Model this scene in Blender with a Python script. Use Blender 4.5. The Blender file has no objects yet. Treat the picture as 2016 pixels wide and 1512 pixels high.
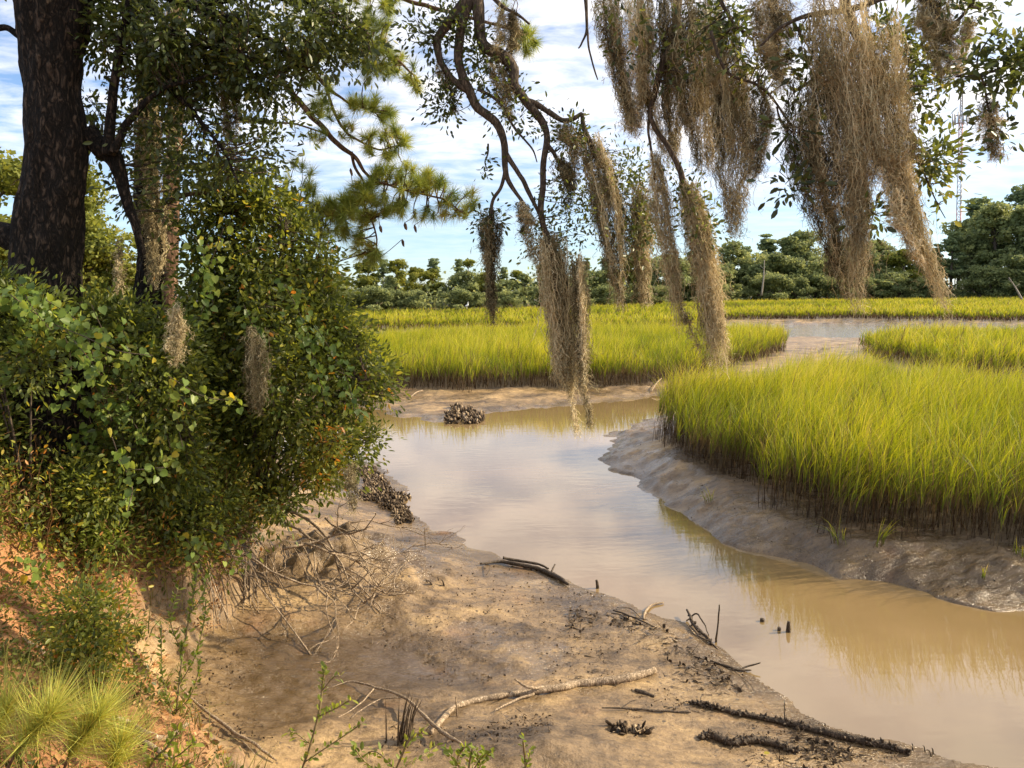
import bpy, math
import numpy as np
rng = np.random.default_rng(11)
C = bpy.context.scene.collection
sc = bpy.context.scene
R_ = math.radians

# ------------------------------------------------------------------ camera
W0, H0, F0 = 2016.0, 1512.0, 1514.0
PITCH, ROLL, EYE = R_(3.5), R_(-0.6), 3.2
PCX, PCY = 1008.0, 664.6
cam_d = bpy.data.cameras.new('camera')
cam = bpy.data.objects.new('camera', cam_d); C.objects.link(cam)
cam_d.sensor_width = 36.0
cam_d.lens = F0 / W0 * 36.0
cam_d.shift_y = -(H0 / 2 - PCY) / W0
cam_d.clip_start = 0.05; cam_d.clip_end = 6000
from mathutils import Matrix
RM = Matrix.Rotation(math.pi / 2 - PITCH, 4, 'X') @ Matrix.Rotation(ROLL, 4, 'Z')
cam.matrix_world = Matrix.Translation((0, 0, EYE)) @ RM
sc.camera = cam
RN = np.array(RM.to_3x3())
CP = np.array([0, 0, EYE])

def ray(px, py):
    px = np.asarray(px, float); py = np.asarray(py, float)
    d = np.stack([(px - PCX) / F0, -(py - PCY) / F0, -np.ones_like(px)], -1)
    return d @ RN.T
def P(px, py, dep):            # point of the photo at distance dep along Y
    d = ray(px, py); s = np.asarray(dep, float) / d[..., 1]
    return CP + d * s[..., None]
def G(px, py, z=0.0):          # point of the photo on the level z
    d = ray(px, py); s = (z - EYE) / d[..., 2]
    return CP + d * s[..., None]
def proj(p):
    q = (p - CP) @ RN
    return PCX - F0 * q[:, 0] / q[:, 2], PCY + F0 * q[:, 1] / q[:, 2], -q[:, 2]

# ------------------------------------------------------------------ noise
def _h(i, j, k, seed):
    n = (i * 374761393 + j * 668265263 + k * 2147483647 + seed * 974634777) & 0xffffffff
    n = ((n ^ (n >> 13)) * 1274126177) & 0xffffffff
    n = ((n ^ (n >> 16)) * 2246822519) & 0xffffffff
    return ((n ^ (n >> 15)) & 0xffff) / 32767.5 - 1.0
def vnoise(p, seed=0):
    p = np.asarray(p, float)
    f = np.floor(p); i = f.astype(np.int64); t = p - f; t = t * t * (3 - 2 * t)
    r = 0
    for a in (0, 1):
        wa = t[:, 0] if a else 1 - t[:, 0]
        for b in (0, 1):
            wb = t[:, 1] if b else 1 - t[:, 1]
            for c in ((0, 1) if p.shape[1] > 2 else (0,)):
                wc = 1 if p.shape[1] < 3 else (t[:, 2] if c else 1 - t[:, 2])
                k = i[:, 2] + c if p.shape[1] > 2 else 0
                r = r + wa * wb * wc * _h(i[:, 0] + a, i[:, 1] + b, k, seed)
    return r
def fbm(p, oct=4, seed=0, gain=.5):
    r = 0; a = 1.0
    for o in range(oct):
        r = r + a * vnoise(p * (2.03 ** o) + 17.3 * o, seed + o); a *= gain
    return r
def sstep(a, b, x):
    t = np.clip((x - a) / (b - a), 0, 1); return t * t * (3 - 2 * t)

# ------------------------------------------------------------------ mesh building
def mesh(name, chunks, mat, parent=None, smooth=False):
    """chunks: (verts Nx3, [faces MxK ...], tint N)"""
    base = np.array(parent.location) if parent is not None else np.zeros(3)
    V, L, T, S, MI, off = [], [], [], [], [], 0
    for c_ in chunks:
        v, fs, t = c_[:3]; mi = c_[3] if len(c_) > 3 else 0
        V.append(v - base); T.append(np.broadcast_to(np.asarray(t, float), (len(v),)))
        for f in fs:
            if len(f) == 0: continue
            L.append((f + off).ravel()); S.append(np.full(len(f), f.shape[1])); MI.append(np.full(len(f), mi))
        off += len(v)
    V = np.concatenate(V); L = np.concatenate(L); T = np.concatenate(T); S = np.concatenate(S)
    me = bpy.data.meshes.new(name)
    me.vertices.add(len(V)); me.vertices.foreach_set('co', V.astype(np.float32).ravel())
    me.loops.add(len(L)); me.loops.foreach_set('vertex_index', L.astype(np.int32))
    me.polygons.add(len(S))
    me.polygons.foreach_set('loop_start', (np.cumsum(S) - S).astype(np.int32))
    me.polygons.foreach_set('loop_total', S.astype(np.int32))
    if smooth: me.polygons.foreach_set('use_smooth', np.ones(len(S), bool))
    at = me.attributes.new('tint', 'FLOAT', 'POINT'); at.data.foreach_set('value', T.astype(np.float32))
    me.update(); me.validate()
    for m_ in (mat if isinstance(mat, (list, tuple)) else [mat]): me.materials.append(m_)
    if isinstance(mat, (list, tuple)): me.polygons.foreach_set('material_index', np.concatenate(MI).astype(np.int32))
    o = bpy.data.objects.new(name, me); C.objects.link(o)
    if parent is not None: o.parent = parent
    return o
def tag(o, label=None, cat=None, group=None, kind=None):
    if label: o['label'] = label
    if cat: o['category'] = cat
    if group: o['group'] = group
    if kind: o['kind'] = kind
    return o
def thing(name, label, cat, loc=(0, 0, 0), group=None):
    o = bpy.data.objects.new(name, None); C.objects.link(o)
    o.empty_display_size = .2; o.location = [float(a) for a in loc]
    return tag(o, label, cat, group)
def copy_thing(r, loc, scale, rz, label, group):
    n = r.copy(); C.objects.link(n); n.location = loc; n.scale = scale; n.rotation_euler = (0, 0, rz)
    tag(n, label, None, group)
    for ch in list(r.children):
        c = ch.copy(); C.objects.link(c); c.parent = n
    return n

def norm(v): return v / np.maximum(np.linalg.norm(v, axis=-1, keepdims=True), 1e-9)
def resample(pts, n):
    pts = np.asarray(pts, float)
    if len(pts) > 2:            # Catmull-Rom
        p = np.vstack([2 * pts[0] - pts[1], pts, 2 * pts[-1] - pts[-2]])
        u = np.linspace(0, len(pts) - 1 - 1e-6, max(n, 2)); i = u.astype(int); t = (u - i)[:, None]
        a, b, c, d = p[i], p[i + 1], p[i + 2], p[i + 3]
        return .5 * (2 * b + (c - a) * t + (2 * a - 5 * b + 4 * c - d) * t ** 2 + (3 * b - a - 3 * c + d) * t ** 3)
    u = np.linspace(0, 1, n)[:, None]
    return pts[0] * (1 - u) + pts[-1] * u
def tube(path, rad, sides=6, bump=0.0, bfreq=6.0, tint=.5, seed=0, cap=True):
    path = np.asarray(path, float); n = len(path)
    rad = np.broadcast_to(np.asarray(rad, float), (n,)).copy()
    tan = norm(np.gradient(path, axis=0))
    ref = np.array([0, 0, 1.0]) if abs(tan[0][2]) < .8 else np.array([1.0, 0, 0])
    us = []
    u = norm(np.cross(tan[0], ref)[None])[0]
    for i in range(n):
        u = u - tan[i] * np.dot(u, tan[i]); u = u / max(np.linalg.norm(u), 1e-9); us.append(u)
    us = np.array(us); vs = np.cross(tan, us)
    a = np.linspace(0, 2 * np.pi, sides, endpoint=False)
    dirs = us[:, None] * np.cos(a)[None, :, None] + vs[:, None] * np.sin(a)[None, :, None]
    r = np.repeat(rad[:, None], sides, 1)
    if bump:
        q = (path[:, None] + dirs * rad[:, None, None])
        s = np.concatenate([dirs * 1.0 * bfreq * .35, np.zeros((n, sides, 0))], -1)
        q2 = (q * np.array([bfreq, bfreq, bfreq * .3]))
        r = r * (1 + bump * fbm(q2.reshape(-1, 3), 4, seed).reshape(n, sides))
    v = (path[:, None] + dirs * r[:, :, None]).reshape(-1, 3)
    i = np.arange(n - 1)[:, None] * sides; j = np.arange(sides)[None]; k = (j + 1) % sides
    f = np.stack([i + j, i + k, i + sides + k, i + sides + j], -1).reshape(-1, 4)
    fs = [f]
    if cap:
        v = np.vstack([v, path[:1], path[-1:]])
        c0, c1 = n * sides, n * sides + 1
        jj = np.arange(sides); kk = (jj + 1) % sides
        fs.append(np.stack([kk, jj, np.full(sides, c0)], -1))
        fs.append(np.stack([(n - 1) * sides + jj, (n - 1) * sides + kk, np.full(sides, c1)], -1))
    return (v, fs, tint)

SHAPES = {
    'oval': (np.array([(0, 0, 0), (.35, .2, .05), (.72, .17, .04), (1, 0, -.04), (.72, -.17, .04), (.35, -.2, .05)]), np.array([(0, 3, 2, 1), (0, 5, 4, 3)])),
    'slim': (np.array([(0, 0, 0), (.35, .1, .02), (.72, .08, .02), (1, 0, -.06), (.72, -.08, .02), (.35, -.1, .02)]), np.array([(0, 3, 2, 1), (0, 5, 4, 3)])),
    'heart': (np.array([(0, 0, 0), (-.1, .24, .05), (.12, .46, .08), (.55, .38, .05), (1, 0, -.1), (.55, -.38, .05), (.12, -.46, .08), (-.1, -.24, .05)]), np.array([(0, 4, 3, 2, 1), (0, 7, 6, 5, 4)])),
    'quad': (np.array([(0, 0, 0), (.5, .27, .05), (1, 0, 0), (.5, -.27, .05)]), np.array([(0, 3, 2, 1)])),
    'needle': (np.array([(0, .5, 0), (0, -.5, 0), (1, 0, 0)]), np.array([(0, 1, 2)])),
}
def leaves(pos, dirv, L, tint, shape='oval', nrm=None, wid=1.0):
    """one leaf per row; wid scales the width (for needles: metres)"""
    n = len(pos); T, F = SHAPES[shape]
    d = norm(dirv)
    if nrm is None: nrm = norm(rng.normal(size=(n, 3)) * .75 + np.array([0, 0, .8]))
    s = norm(np.cross(nrm, d) + 1e-6); m = np.cross(d, s)
    L = np.broadcast_to(np.asarray(L, float), (n,))[:, None, None]
    ws = (np.broadcast_to(np.asarray(wid, float), (n,))[:, None, None]) if shape == 'needle' else L * np.broadcast_to(np.asarray(wid, float), (n,))[:, None, None]
    v = pos[:, None] + T[None, :, 0:1] * L * d[:, None] + T[None, :, 1:2] * ws * s[:, None] + T[None, :, 2:3] * L * m[:, None]
    k = len(T)
    f = (np.arange(n)[:, None, None] * k + F[None]).reshape(-1, F.shape[1])
    t = np.repeat(np.broadcast_to(np.asarray(tint, float), (n,)), k)
    return (v.reshape(-1, 3), [f], t)
def rdir(n, up=0.0):
    d = norm(rng.normal(size=(n, 3))); d[:, 2] += up; return norm(d)
def blades(base, h, lean, w, segs, t0, t1, jit=.08):
    n = len(base); u = np.linspace(0, 1, segs + 1)
    h = np.broadcast_to(np.asarray(h, float), (n,)); w = np.broadcast_to(np.asarray(w, float), (n,))
    ll = np.linalg.norm(lean, axis=1)
    a = rng.uniform(0, np.pi, n); side = np.stack([np.cos(a), np.sin(a) * .5, np.zeros(n)], -1)
    c = np.zeros((n, segs + 1, 3))
    c[:, :, :2] = base[:, None, :2] + lean[:, None] * (u ** 1.8)[None, :, None] * h[:, None, None]
    c[:, :, 2] = base[:, None, 2] + h[:, None] * (u[None] - .35 * np.minimum(ll, 1.6)[:, None] ** 1.3 * (u ** 2.4)[None])
    hw = (w[:, None] * .5 * (1 - u[None] ** 2 * .9))[:, :-1]
    l = c[:, :-1] - side[:, None] * hw[:, :, None]; r = c[:, :-1] + side[:, None] * hw[:, :, None]
    v = np.concatenate([np.stack([l, r], 2).reshape(n, 2 * segs, 3), c[:, -1:]], 1)
    k = 2 * segs + 1
    q = np.array([(2 * i, 2 * i + 1, 2 * i + 3, 2 * i + 2) for i in range(segs - 1)]).reshape(-1, 4)
    o = np.arange(n)[:, None, None] * k
    fs = [(o + np.array([[2 * segs - 2, 2 * segs - 1, 2 * segs]])[None]).reshape(-1, 3)]
    if len(q): fs.append((o + q[None]).reshape(-1, 4))
    t0 = np.broadcast_to(np.asarray(t0, float), (n,)); t1 = np.broadcast_to(np.asarray(t1, float), (n,))
    uu = np.concatenate([np.repeat(u[:-1], 2), [1.0]])
    t = t0[:, None] + (t1 - t0)[:, None] * uu[None] + rng.normal(size=(n, 1)) * jit
    return (v.reshape(-1, 3), fs, np.clip(t, 0, 1).ravel())

# ------------------------------------------------------------------ polygons
def sdp(p, poly):
    p = np.asarray(p, float); poly = np.asarray(poly, float)[:, :2]
    d = np.full(len(p), 1e18); s = np.ones(len(p))
    for i in range(len(poly)):
        a = poly[i]; b = poly[i - 1]
        e = b - a; wx = p[:, 0] - a[0]; wy = p[:, 1] - a[1]
        t = np.clip((wx * e[0] + wy * e[1]) / max(e @ e, 1e-12), 0, 1)
        dx = wx - e[0] * t; dy = wy - e[1] * t
        d = np.minimum(d, dx * dx + dy * dy)
        c1 = p[:, 1] >= a[1]; c2 = p[:, 1] < b[1]; c3 = e[0] * wy > e[1] * wx
        s = np.where((c1 & c2 & c3) | (~c1 & ~c2 & ~c3), -s, s)
    return s * np.sqrt(d)

# ------------------------------------------------------------------ materials
def new_mat(name):
    m = bpy.data.materials.new(name); m.use_nodes = True
    nt = m.node_tree; nt.nodes.clear()
    out = nt.nodes.new('ShaderNodeOutputMaterial')
    return m, nt, out
def N(nt, typ, **kw):
    n = nt.nodes.new(typ)
    for k, v in kw.items():
        if k in n.inputs: n.inputs[k].default_value = v
        else: setattr(n, k, v)
    return n
def ramp(nt, stops, src=None, interp='LINEAR'):
    r = nt.nodes.new('ShaderNodeValToRGB'); e = r.color_ramp.elements; r.color_ramp.interpolation = interp
    while len(e) < len(stops): e.new(.5)
    for i, (p, c) in enumerate(stops):
        e[i].position = p; e[i].color = (*c, 1) if len(c) == 3 else c
    if src is not None: nt.links.new(src, r.inputs[0])
    return r
def leaf_mat(name, stops, trans=.35, rough=.5, spec=.3, tcol=1.5):
    m, nt, out = new_mat(name)
    a = N(nt, 'ShaderNodeAttribute', attribute_name='tint')
    r = ramp(nt, stops, a.outputs['Fac'])
    p = N(nt, 'ShaderNodeBsdfPrincipled', Roughness=rough); p.inputs['Specular IOR Level'].default_value = spec
    nt.links.new(r.outputs[0], p.inputs['Base Color'])
    t = N(nt, 'ShaderNodeBsdfTranslucent')
    h = N(nt, 'ShaderNodeHueSaturation', Hue=.485, Saturation=1.1, Value=tcol)
    nt.links.new(r.outputs[0], h.inputs['Color']); nt.links.new(h.outputs[0], t.inputs[0])
    x = N(nt, 'ShaderNodeMixShader'); x.inputs[0].default_value = trans
    nt.links.new(p.outputs[0], x.inputs[1]); nt.links.new(t.outputs[0], x.inputs[2])
    nt.links.new(x.outputs[0], out.inputs[0])
    return m
def bark_mat(name, stops, scale=9.0, stretch=.22, bump=.6, dist=.03, rough=.9):
    m, nt, out = new_mat(name)
    g = N(nt, 'ShaderNodeNewGeometry')
    mp = N(nt, 'ShaderNodeMapping'); mp.inputs['Scale'].default_value = (scale, scale, scale * stretch)
    nt.links.new(g.outputs['Position'], mp.inputs[0])
    n1 = N(nt, 'ShaderNodeTexNoise', Scale=2.2, Detail=8.0, Roughness=.65); nt.links.new(mp.outputs[0], n1.inputs['Vector'])
    vo = N(nt, 'ShaderNodeTexNoise', Scale=1.5, Detail=5.0, Roughness=.6, Distortion=.5); nt.links.new(mp.outputs[0], vo.inputs['Vector'])
    sb = N(nt, 'ShaderNodeMath', operation='SUBTRACT'); sb.inputs[1].default_value = .5; nt.links.new(vo.outputs[0], sb.inputs[0])
    ab = N(nt, 'ShaderNodeMath', operation='ABSOLUTE'); nt.links.new(sb.outputs[0], ab.inputs[0])
    mx = N(nt, 'ShaderNodeMath', operation='MULTIPLY'); nt.links.new(n1.outputs[0], mx.inputs[0])
    cl = ramp(nt, [(0, (.18,) * 3), (.13, (1,) * 3)], ab.outputs[0]); nt.links.new(cl.outputs[0], mx.inputs[1])
    r = ramp(nt, stops, mx.outputs[0])
    p = N(nt, 'ShaderNodeBsdfPrincipled', Roughness=rough); p.inputs['Specular IOR Level'].default_value = .2
    nt.links.new(r.outputs[0], p.inputs['Base Color'])
    b = N(nt, 'ShaderNodeBump', Strength=bump, Distance=dist); nt.links.new(mx.outputs[0], b.inputs['Height'])
    nt.links.new(b.outputs[0], p.inputs['Normal']); nt.links.new(p.outputs[0], out.inputs[0])
    return m
# ================================================================== light and sky
SUN_EL, SUN_AZ = R_(29), R_(9)              # azimuth measured from +X towards +Y
sdir = np.array([math.cos(SUN_EL) * math.cos(SUN_AZ), math.cos(SUN_EL) * math.sin(SUN_AZ), math.sin(SUN_EL)])
sl = bpy.data.lights.new('sun', 'SUN'); sl.energy = 5.0; sl.angle = R_(.5); sl.color = (1.0, .84, .60)
so = bpy.data.objects.new('sun', sl); C.objects.link(so)
from mathutils import Vector
so.rotation_euler = Vector(-sdir).to_track_quat('-Z', 'Y').to_euler()
so.location = (20, 4, 14)

wd = bpy.data.worlds.new('World'); sc.world = wd; wd.use_nodes = True
nt = wd.node_tree; nt.nodes.clear()
out = nt.nodes.new('ShaderNodeOutputWorld')
sky = N(nt, 'ShaderNodeTexSky', sky_type='NISHITA', sun_disc=False)
sky.sun_elevation = SUN_EL; sky.sun_rotation = math.pi / 2 - SUN_AZ; sky.air_density = 1.0; sky.dust_density = .15; sky.ozone_density = 3.0
hs = N(nt, 'ShaderNodeHueSaturation', Saturation=.85, Value=1.0); nt.links.new(sky.outputs[0], hs.inputs['Color'])
bg = N(nt, 'ShaderNodeBackground', Strength=.10); hm = N(nt, 'ShaderNodeMix', data_type='RGBA', blend_type='MULTIPLY'); hm.inputs[0].default_value = 1; hm.inputs[7].default_value = (.80, .93, 1.10, 1); nt.links.new(hs.outputs[0], hm.inputs[6]); nt.links.new(hm.outputs[2], bg.inputs[0])
tc = N(nt, 'ShaderNodeTexCoord')
sx = N(nt, 'ShaderNodeSeparateXYZ'); nt.links.new(tc.outputs['Generated'], sx.inputs[0])
ad = N(nt, 'ShaderNodeMath', operation='ADD'); ad.inputs[1].default_value = .10; nt.links.new(sx.outputs[2], ad.inputs[0])
mxz = N(nt, 'ShaderNodeMath', operation='MAXIMUM'); mxz.inputs[1].default_value = .02; nt.links.new(ad.outputs[0], mxz.inputs[0])
dx = N(nt, 'ShaderNodeMath', operation='DIVIDE'); nt.links.new(sx.outputs[0], dx.inputs[0]); nt.links.new(mxz.outputs[0], dx.inputs[1])
dy = N(nt, 'ShaderNodeMath', operation='DIVIDE'); nt.links.new(sx.outputs[1], dy.inputs[0]); nt.links.new(mxz.outputs[0], dy.inputs[1])
cb = N(nt, 'ShaderNodeCombineXYZ'); nt.links.new(dx.outputs[0], cb.inputs[0]); nt.links.new(dy.outputs[0], cb.inputs[1])
mp = N(nt, 'ShaderNodeMapping'); mp.inputs['Rotation'].default_value = (0, 0, R_(-14)); mp.inputs['Scale'].default_value = (1.7, 2.3, 1)
nt.links.new(cb.outputs[0], mp.inputs[0])
n1 = N(nt, 'ShaderNodeTexNoise', Scale=2.3, Detail=9.0, Roughness=.6, Distortion=.3); nt.links.new(mp.outputs[0], n1.inputs['Vector'])
n2 = N(nt, 'ShaderNodeTexNoise', Scale=.35, Detail=3.0, Roughness=.5); nt.links.new(mp.outputs[0], n2.inputs['Vector'])
a1 = N(nt, 'ShaderNodeMath', operation='MULTIPLY_ADD'); a1.inputs[1].default_value = .55; nt.links.new(n2.outputs[0], a1.inputs[0]); nt.links.new(n1.outputs[0], a1.inputs[2])
# denser towards the sun side and above the clear band at the skyline
sd = N(nt, 'ShaderNodeMath', operation='MULTIPLY_ADD'); sd.inputs[1].default_value = .16; nt.links.new(sx.outputs[0], sd.inputs[0]); nt.links.new(a1.outputs[0], sd.inputs[2])
cr = ramp(nt, [(.52, (0, 0, 0)), (.92, (1, 1, 1))], sd.outputs[0])
er = ramp(nt, [(.03, (.12,) * 3), (.10, (.35,) * 3), (.20, (1,) * 3)], sx.outputs[2])
cm = N(nt, 'ShaderNodeMath', operation='MULTIPLY'); nt.links.new(cr.outputs[0], cm.inputs[0]); nt.links.new(er.outputs[0], cm.inputs[1])
bc = N(nt, 'ShaderNodeBackground', Strength=.82); bc.inputs[0].default_value = (.97, .95, .96, 1)
ms = N(nt, 'ShaderNodeMixShader'); nt.links.new(cm.outputs[0], ms.inputs[0]); nt.links.new(bg.outputs[0], ms.inputs[1]); nt.links.new(bc.outputs[0], ms.inputs[2])
nt.links.new(ms.outputs[0], out.inputs[0])

sc.view_settings.view_transform = 'Standard'; sc.view_settings.look = 'None'
sc.view_settings.exposure = .85; sc.view_settings.gamma = 1.0
sc.cycles.max_bounces = 6; sc.cycles.diffuse_bounces = 3; sc.cycles.glossy_bounces = 3; sc.cycles.transmission_bounces = 3
sc.cycles.transparent_max_bounces = 6; sc.cycles.caustics_reflective = False; sc.cycles.caustics_refractive = False
sc.cycles.use_denoising = True
sc.cycles.denoiser = 'OPENIMAGEDENOISE'

# ================================================================== terrain layout (metres)
def GP(*pp, z=0.0): return [tuple(G(a, b, z)[:2]) for a, b in pp]
CREEK = (GP((1990, 1520), (1850, 1490), (1760, 1468), (1700, 1448), (1600, 1412), (1500, 1345), (1425, 1287), (1380, 1258), (1300, 1212), (1200, 1172), (1100, 1142),
            (1000, 1115), (940, 1088), (880, 1064), (830, 1030), (806, 990), (790, 945), (740, 905))
         + [(-5, 15.4), (-14, 16.8), (-60, 18), (-60, 27), (-14, 23.5), (-6, 21.4)]
         + GP((700, 800), (735, 806), (780, 818), (860, 831), (940, 822), (965, 811), (1100, 803), (1200, 793), (1290, 778))
         + [(4.9, 21.8), (6.9, 24), (8.4, 26.6), (8.8, 26.2), (7.4, 22.4), (4.6, 18.6)]
         + GP((1330, 812), (1290, 823), (1240, 836), (1195, 880), (1215, 925), (1300, 985), (1350, 1022), (1400, 1052), (1480, 1085), (1550, 1107), (1700, 1143), (1900, 1188), (2016, 1204))
         + [(8, 6.4), (16, 4.6), (60, 3), (60, 0), (16, 2.0), (7, 4.2)])
POND = [(17.5, 51), (18.5, 58), (20, 66), (29, 67.3), (36, 62.5), (38, 58), (36, 52), (32.5, 47.5), (28, 49), (24, 47.5), (21, 48.5)]
ISL = (GP((1314, 845), (1330, 890), (1400, 935), (1480, 970), (1560, 1010), (1640, 1047), (1760, 1062), (1900, 1066), (2016, 1080), z=.34)
       + [(8, 8.2), (12, 7.0), (20, 5.4), (60, 4), (60, 18), (22, 17), (13, 14.6), (10.6, 14.6), (9.6, 15.6), (9.4, 17.4), (8.6, 18.9), (6.8, 18.3), (5.0, 16.8), (3.6, 15.6)])
MID = ([(-60, 29), (-16, 25.5), (-8, 23)] + GP((740, 768), (820, 764), (900, 769), (1050, 764), (1200, 762), (1300, 754), (1400, 735), (1480, 712), (1545, 690), z=.2)
       + [(13.6, 40), (10, 43), (2, 45), (-6, 41), (-12, 44), (-60, 48)])
ISR = GP((1716, 702), (1780, 716), (1850, 736), (1958, 746), (2016, 742), z=.42) + [(24, 24), (70, 26), (70, 56), (44, 54), (36, 47), (29, 38.5), (20, 36.5), (16.5, 36)]
FAR = [(-90, 50), (-30, 53), (-14, 58), (-4, 55), (4, 53), (10, 53), (15, 58), (17, 68.5), (22, 69.5), (30, 69), (37, 63.5), (42, 59), (60, 58), (140, 58), (190, 75), (190, 150), (60, 138), (30, 126), (18, 104), (0, 90), (-20, 84), (-60, 80), (-90, 78)]
BLUFF = ([(-60, 15), (-14, 13.6), (-7, 12.6), (-4.2, 11.6)] + GP((545, 985), (548, 1060), (486, 1180), (450, 1250), (365, 1300), (335, 1360), (390, 1440), (470, 1512), z=.3)
         + [(-1.1, 3.9), (-.4, 3.4), (.5, 3.1), (2, 2.8), (5, 2.0), (16, .6), (60, -1), (60, -30), (-60, -30)])
POOL = GP((450, 1290), (520, 1250), (640, 1240), (760, 1215), (840, 1250), (930, 1275), (960, 1310), (900, 1340), (760, 1345), (640, 1375), (520, 1440), (440, 1400), z=.15)
def H(xy, full=False):
    xy = np.asarray(xy, float)
    x, y = xy[:, 0], xy[:, 1]
    wob = np.stack([fbm(xy * 1.7, 3, 3), fbm(xy * 1.7 + 9.1, 3, 5)], -1) * np.clip(.012 * y + .04, .05, .5)[:, None]
    q = xy + wob
    dC = np.minimum(sdp(q, CREEK), sdp(q, POND)); dB = sdp(q, BLUFF)
    dAll = np.stack([sdp(q, p) for p in (ISL, MID, ISR, FAR)]); dM = dAll.min(0); zM = np.array([.34, .2, .34, .36])[dAll.argmin(0)]
    far = sstep(0, 9, y - np.interp(x, [-90, -20, 0, 18, 30, 60], [77, 83, 89, 103, 125, 137]))
    rest = np.maximum(np.minimum(np.minimum(dM, dB), 9), 0)
    t = np.clip(dC / (np.maximum(dC, 0) + rest + 1e-6), 0, 1)
    top = .3 + (zM - .3) * sstep(.8, -.8, dM - dB)
    bw = sstep(.8, -.8, dM - dB); damp = 1 / (1 + (y / 30) ** 2)
    z = np.where(dC < 0, np.maximum(dC * .28, -.45), top * (bw * t ** .85 + (1 - bw) * (.25 * t + .75 * t ** 2.2)))
    n1 = fbm(xy * .9, 4, 21); n2 = fbm(xy * 5.5, 4, 31); n3 = fbm(xy * np.array([14, 22]), 3, 41)
    mud = sstep(0, .25, dC) * (1 - .6 * sstep(0, .3, -dM))
    damp = 1 / (1 + (y / 30) ** 2)
    z = z + mud * (bw * 1.7 + (1 - bw) * (.3 + .7 * sstep(.3, 1.6, dC))) * (n1 * .022 + n2 * .012 + n3 * .006 * damp + np.abs(fbm(xy * 9, 2, 45)) * .010 * damp) + (dC < 0) * n1 * .02
    # low mound of dark mud under the tangle and the hump at the lower edge
    c1 = G(690, 1085, .35); c2 = G(1080, 1470, .3)
    m1 = np.exp(-(((x - c1[0]) / .95) ** 2 + ((y - c1[1]) / .75) ** 2)) * .42
    m2 = np.exp(-(((x - c2[0]) / .8) ** 2 + ((y - c2[1]) / .45) ** 2)) * .17
    z = z + m1 * (1 + .18 * n2) + m2 * (1 + .12 * n2)
    pool = sstep(.45, -.35, sdp(q, POOL))
    z = z - pool * .07
    d = np.maximum(-dB, 0)
    nb = fbm(xy * 2.2, 4, 51)
    prof = .5 * sstep(0, .5, d + .12 * nb) + .42 * np.maximum(d - .25, 0)
    prof = np.where(prof > 1.1, 1.1 + (1 - np.exp(-(prof - 1.1) / .35)) * .35, prof)
    prof = prof + np.minimum(.55 * np.maximum(-x - 2.9, 0), 1.0) * sstep(.3, 1.6, d) * sstep(3.6, 5.5, y)
    z = z + sstep(0, .1, d) * (prof + nb * .07 * sstep(.1, .6, d) + n2 * .02)
    z = z + far * (1.0 + .6 * fbm(xy * .01, 3, 61))
    if not full: return z
    bl = sstep(.15, .7, d + .25 * nb); 
    return z, bl, pool, np.clip(np.maximum(sstep(1.0, 0, dC), sstep(.05, -.35, n1 + .35 * n2) * sstep(3.2, 1.2, dC)), 0, 1), np.clip(m1 * 2.2 + m2 * 3, 0, 1), np.clip(sstep(.25, -.1, dM) + far, 0, 1)
def Hc(xy):
    xy = np.asarray(xy, float)
    return np.concatenate([H(xy[i:i + 200000]) for i in range(0, len(xy), 200000)]) if len(xy) else np.zeros(0)
_t = np.concatenate([np.arange(1.5, 9, .03), np.arange(9, 30, .1), np.geomspace(30, 150, 120)])
def hit(px, py):               # where the view line of a pixel meets the ground
    d = ray(float(px), float(py)); d = d / d[1]
    p = CP + d[None] * _t[:, None]
    z = np.maximum(H(p[:, :2]), 0.0)
    i = np.argmax(p[:, 2] < z)
    if p[i, 2] >= z[i]: i = len(_t) - 1
    q = p[i].copy(); q[2] = z[i]; return q

# ------------------------------------------------------------------ ground
rows = np.concatenate([np.arange(-9, 2.2, .35), np.arange(2.2, 4.6, .06), np.arange(4.6, 11, .022), np.arange(11, 24, .06), np.arange(24, 75, .3), np.geomspace(75, 3500, 60)])
u = np.linspace(-1, 1, 520); u = np.sign(u) * (np.abs(u) * .82 + np.abs(u) ** 5 * .18)
X = u[None, :] * np.maximum(5.0 + .75 * np.abs(rows), 6)[:, None] * np.where(rows > 75, 1.6, 1.0)[:, None]
Y = np.repeat(rows[:, None], len(u), 1)
xy = np.stack([X.ravel(), Y.ravel()], -1)
parts_ = [H(xy[i:i + 120000], True) for i in range(0, len(xy), 120000)]
z, bl, pool, wet, dark, marsh = [np.concatenate(a) for a in zip(*parts_)]
nr, nc = X.shape
i = np.arange(nr - 1)[:, None] * nc + np.arange(nc - 1)[None]
gf = np.stack([i, i + 1, i + nc + 1, i + nc], -1).reshape(-1, 4)

m, nt, out = new_mat('mud_and_soil')
g = N(nt, 'ShaderNodeNewGeometry')
def attr(nm): return N(nt, 'ShaderNodeAttribute', attribute_name=nm).outputs['Fac']
def noise(sc_, det=6, ro=.6, vec=None, dist=0.0):
    n = N(nt, 'ShaderNodeTexNoise', Scale=sc_, Detail=float(det), Roughness=ro, Distortion=dist); nt.links.new(vec or g.outputs['Position'], n.inputs['Vector']); return n.outputs[0]
def mixc(f, a, b):
    n = N(nt, 'ShaderNodeMix', data_type='RGBA')
    for s, v in ((n.inputs[0], f), (n.inputs[6], a), (n.inputs[7], b)):
        if isinstance(v, (float, int)): s.default_value = v
        elif isinstance(v, tuple): s.default_value = (*v, 1)
        else: nt.links.new(v, s)
    return n.outputs[2]
def math2(op, a, b):
    n = N(nt, 'ShaderNodeMath', operation=op)
    for s, v in ((n.inputs[0], a), (n.inputs[1], b)):
        if isinstance(v, (float, int)): s.default_value = v
        else: nt.links.new(v, s)
    return n.outputs[0]
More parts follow.
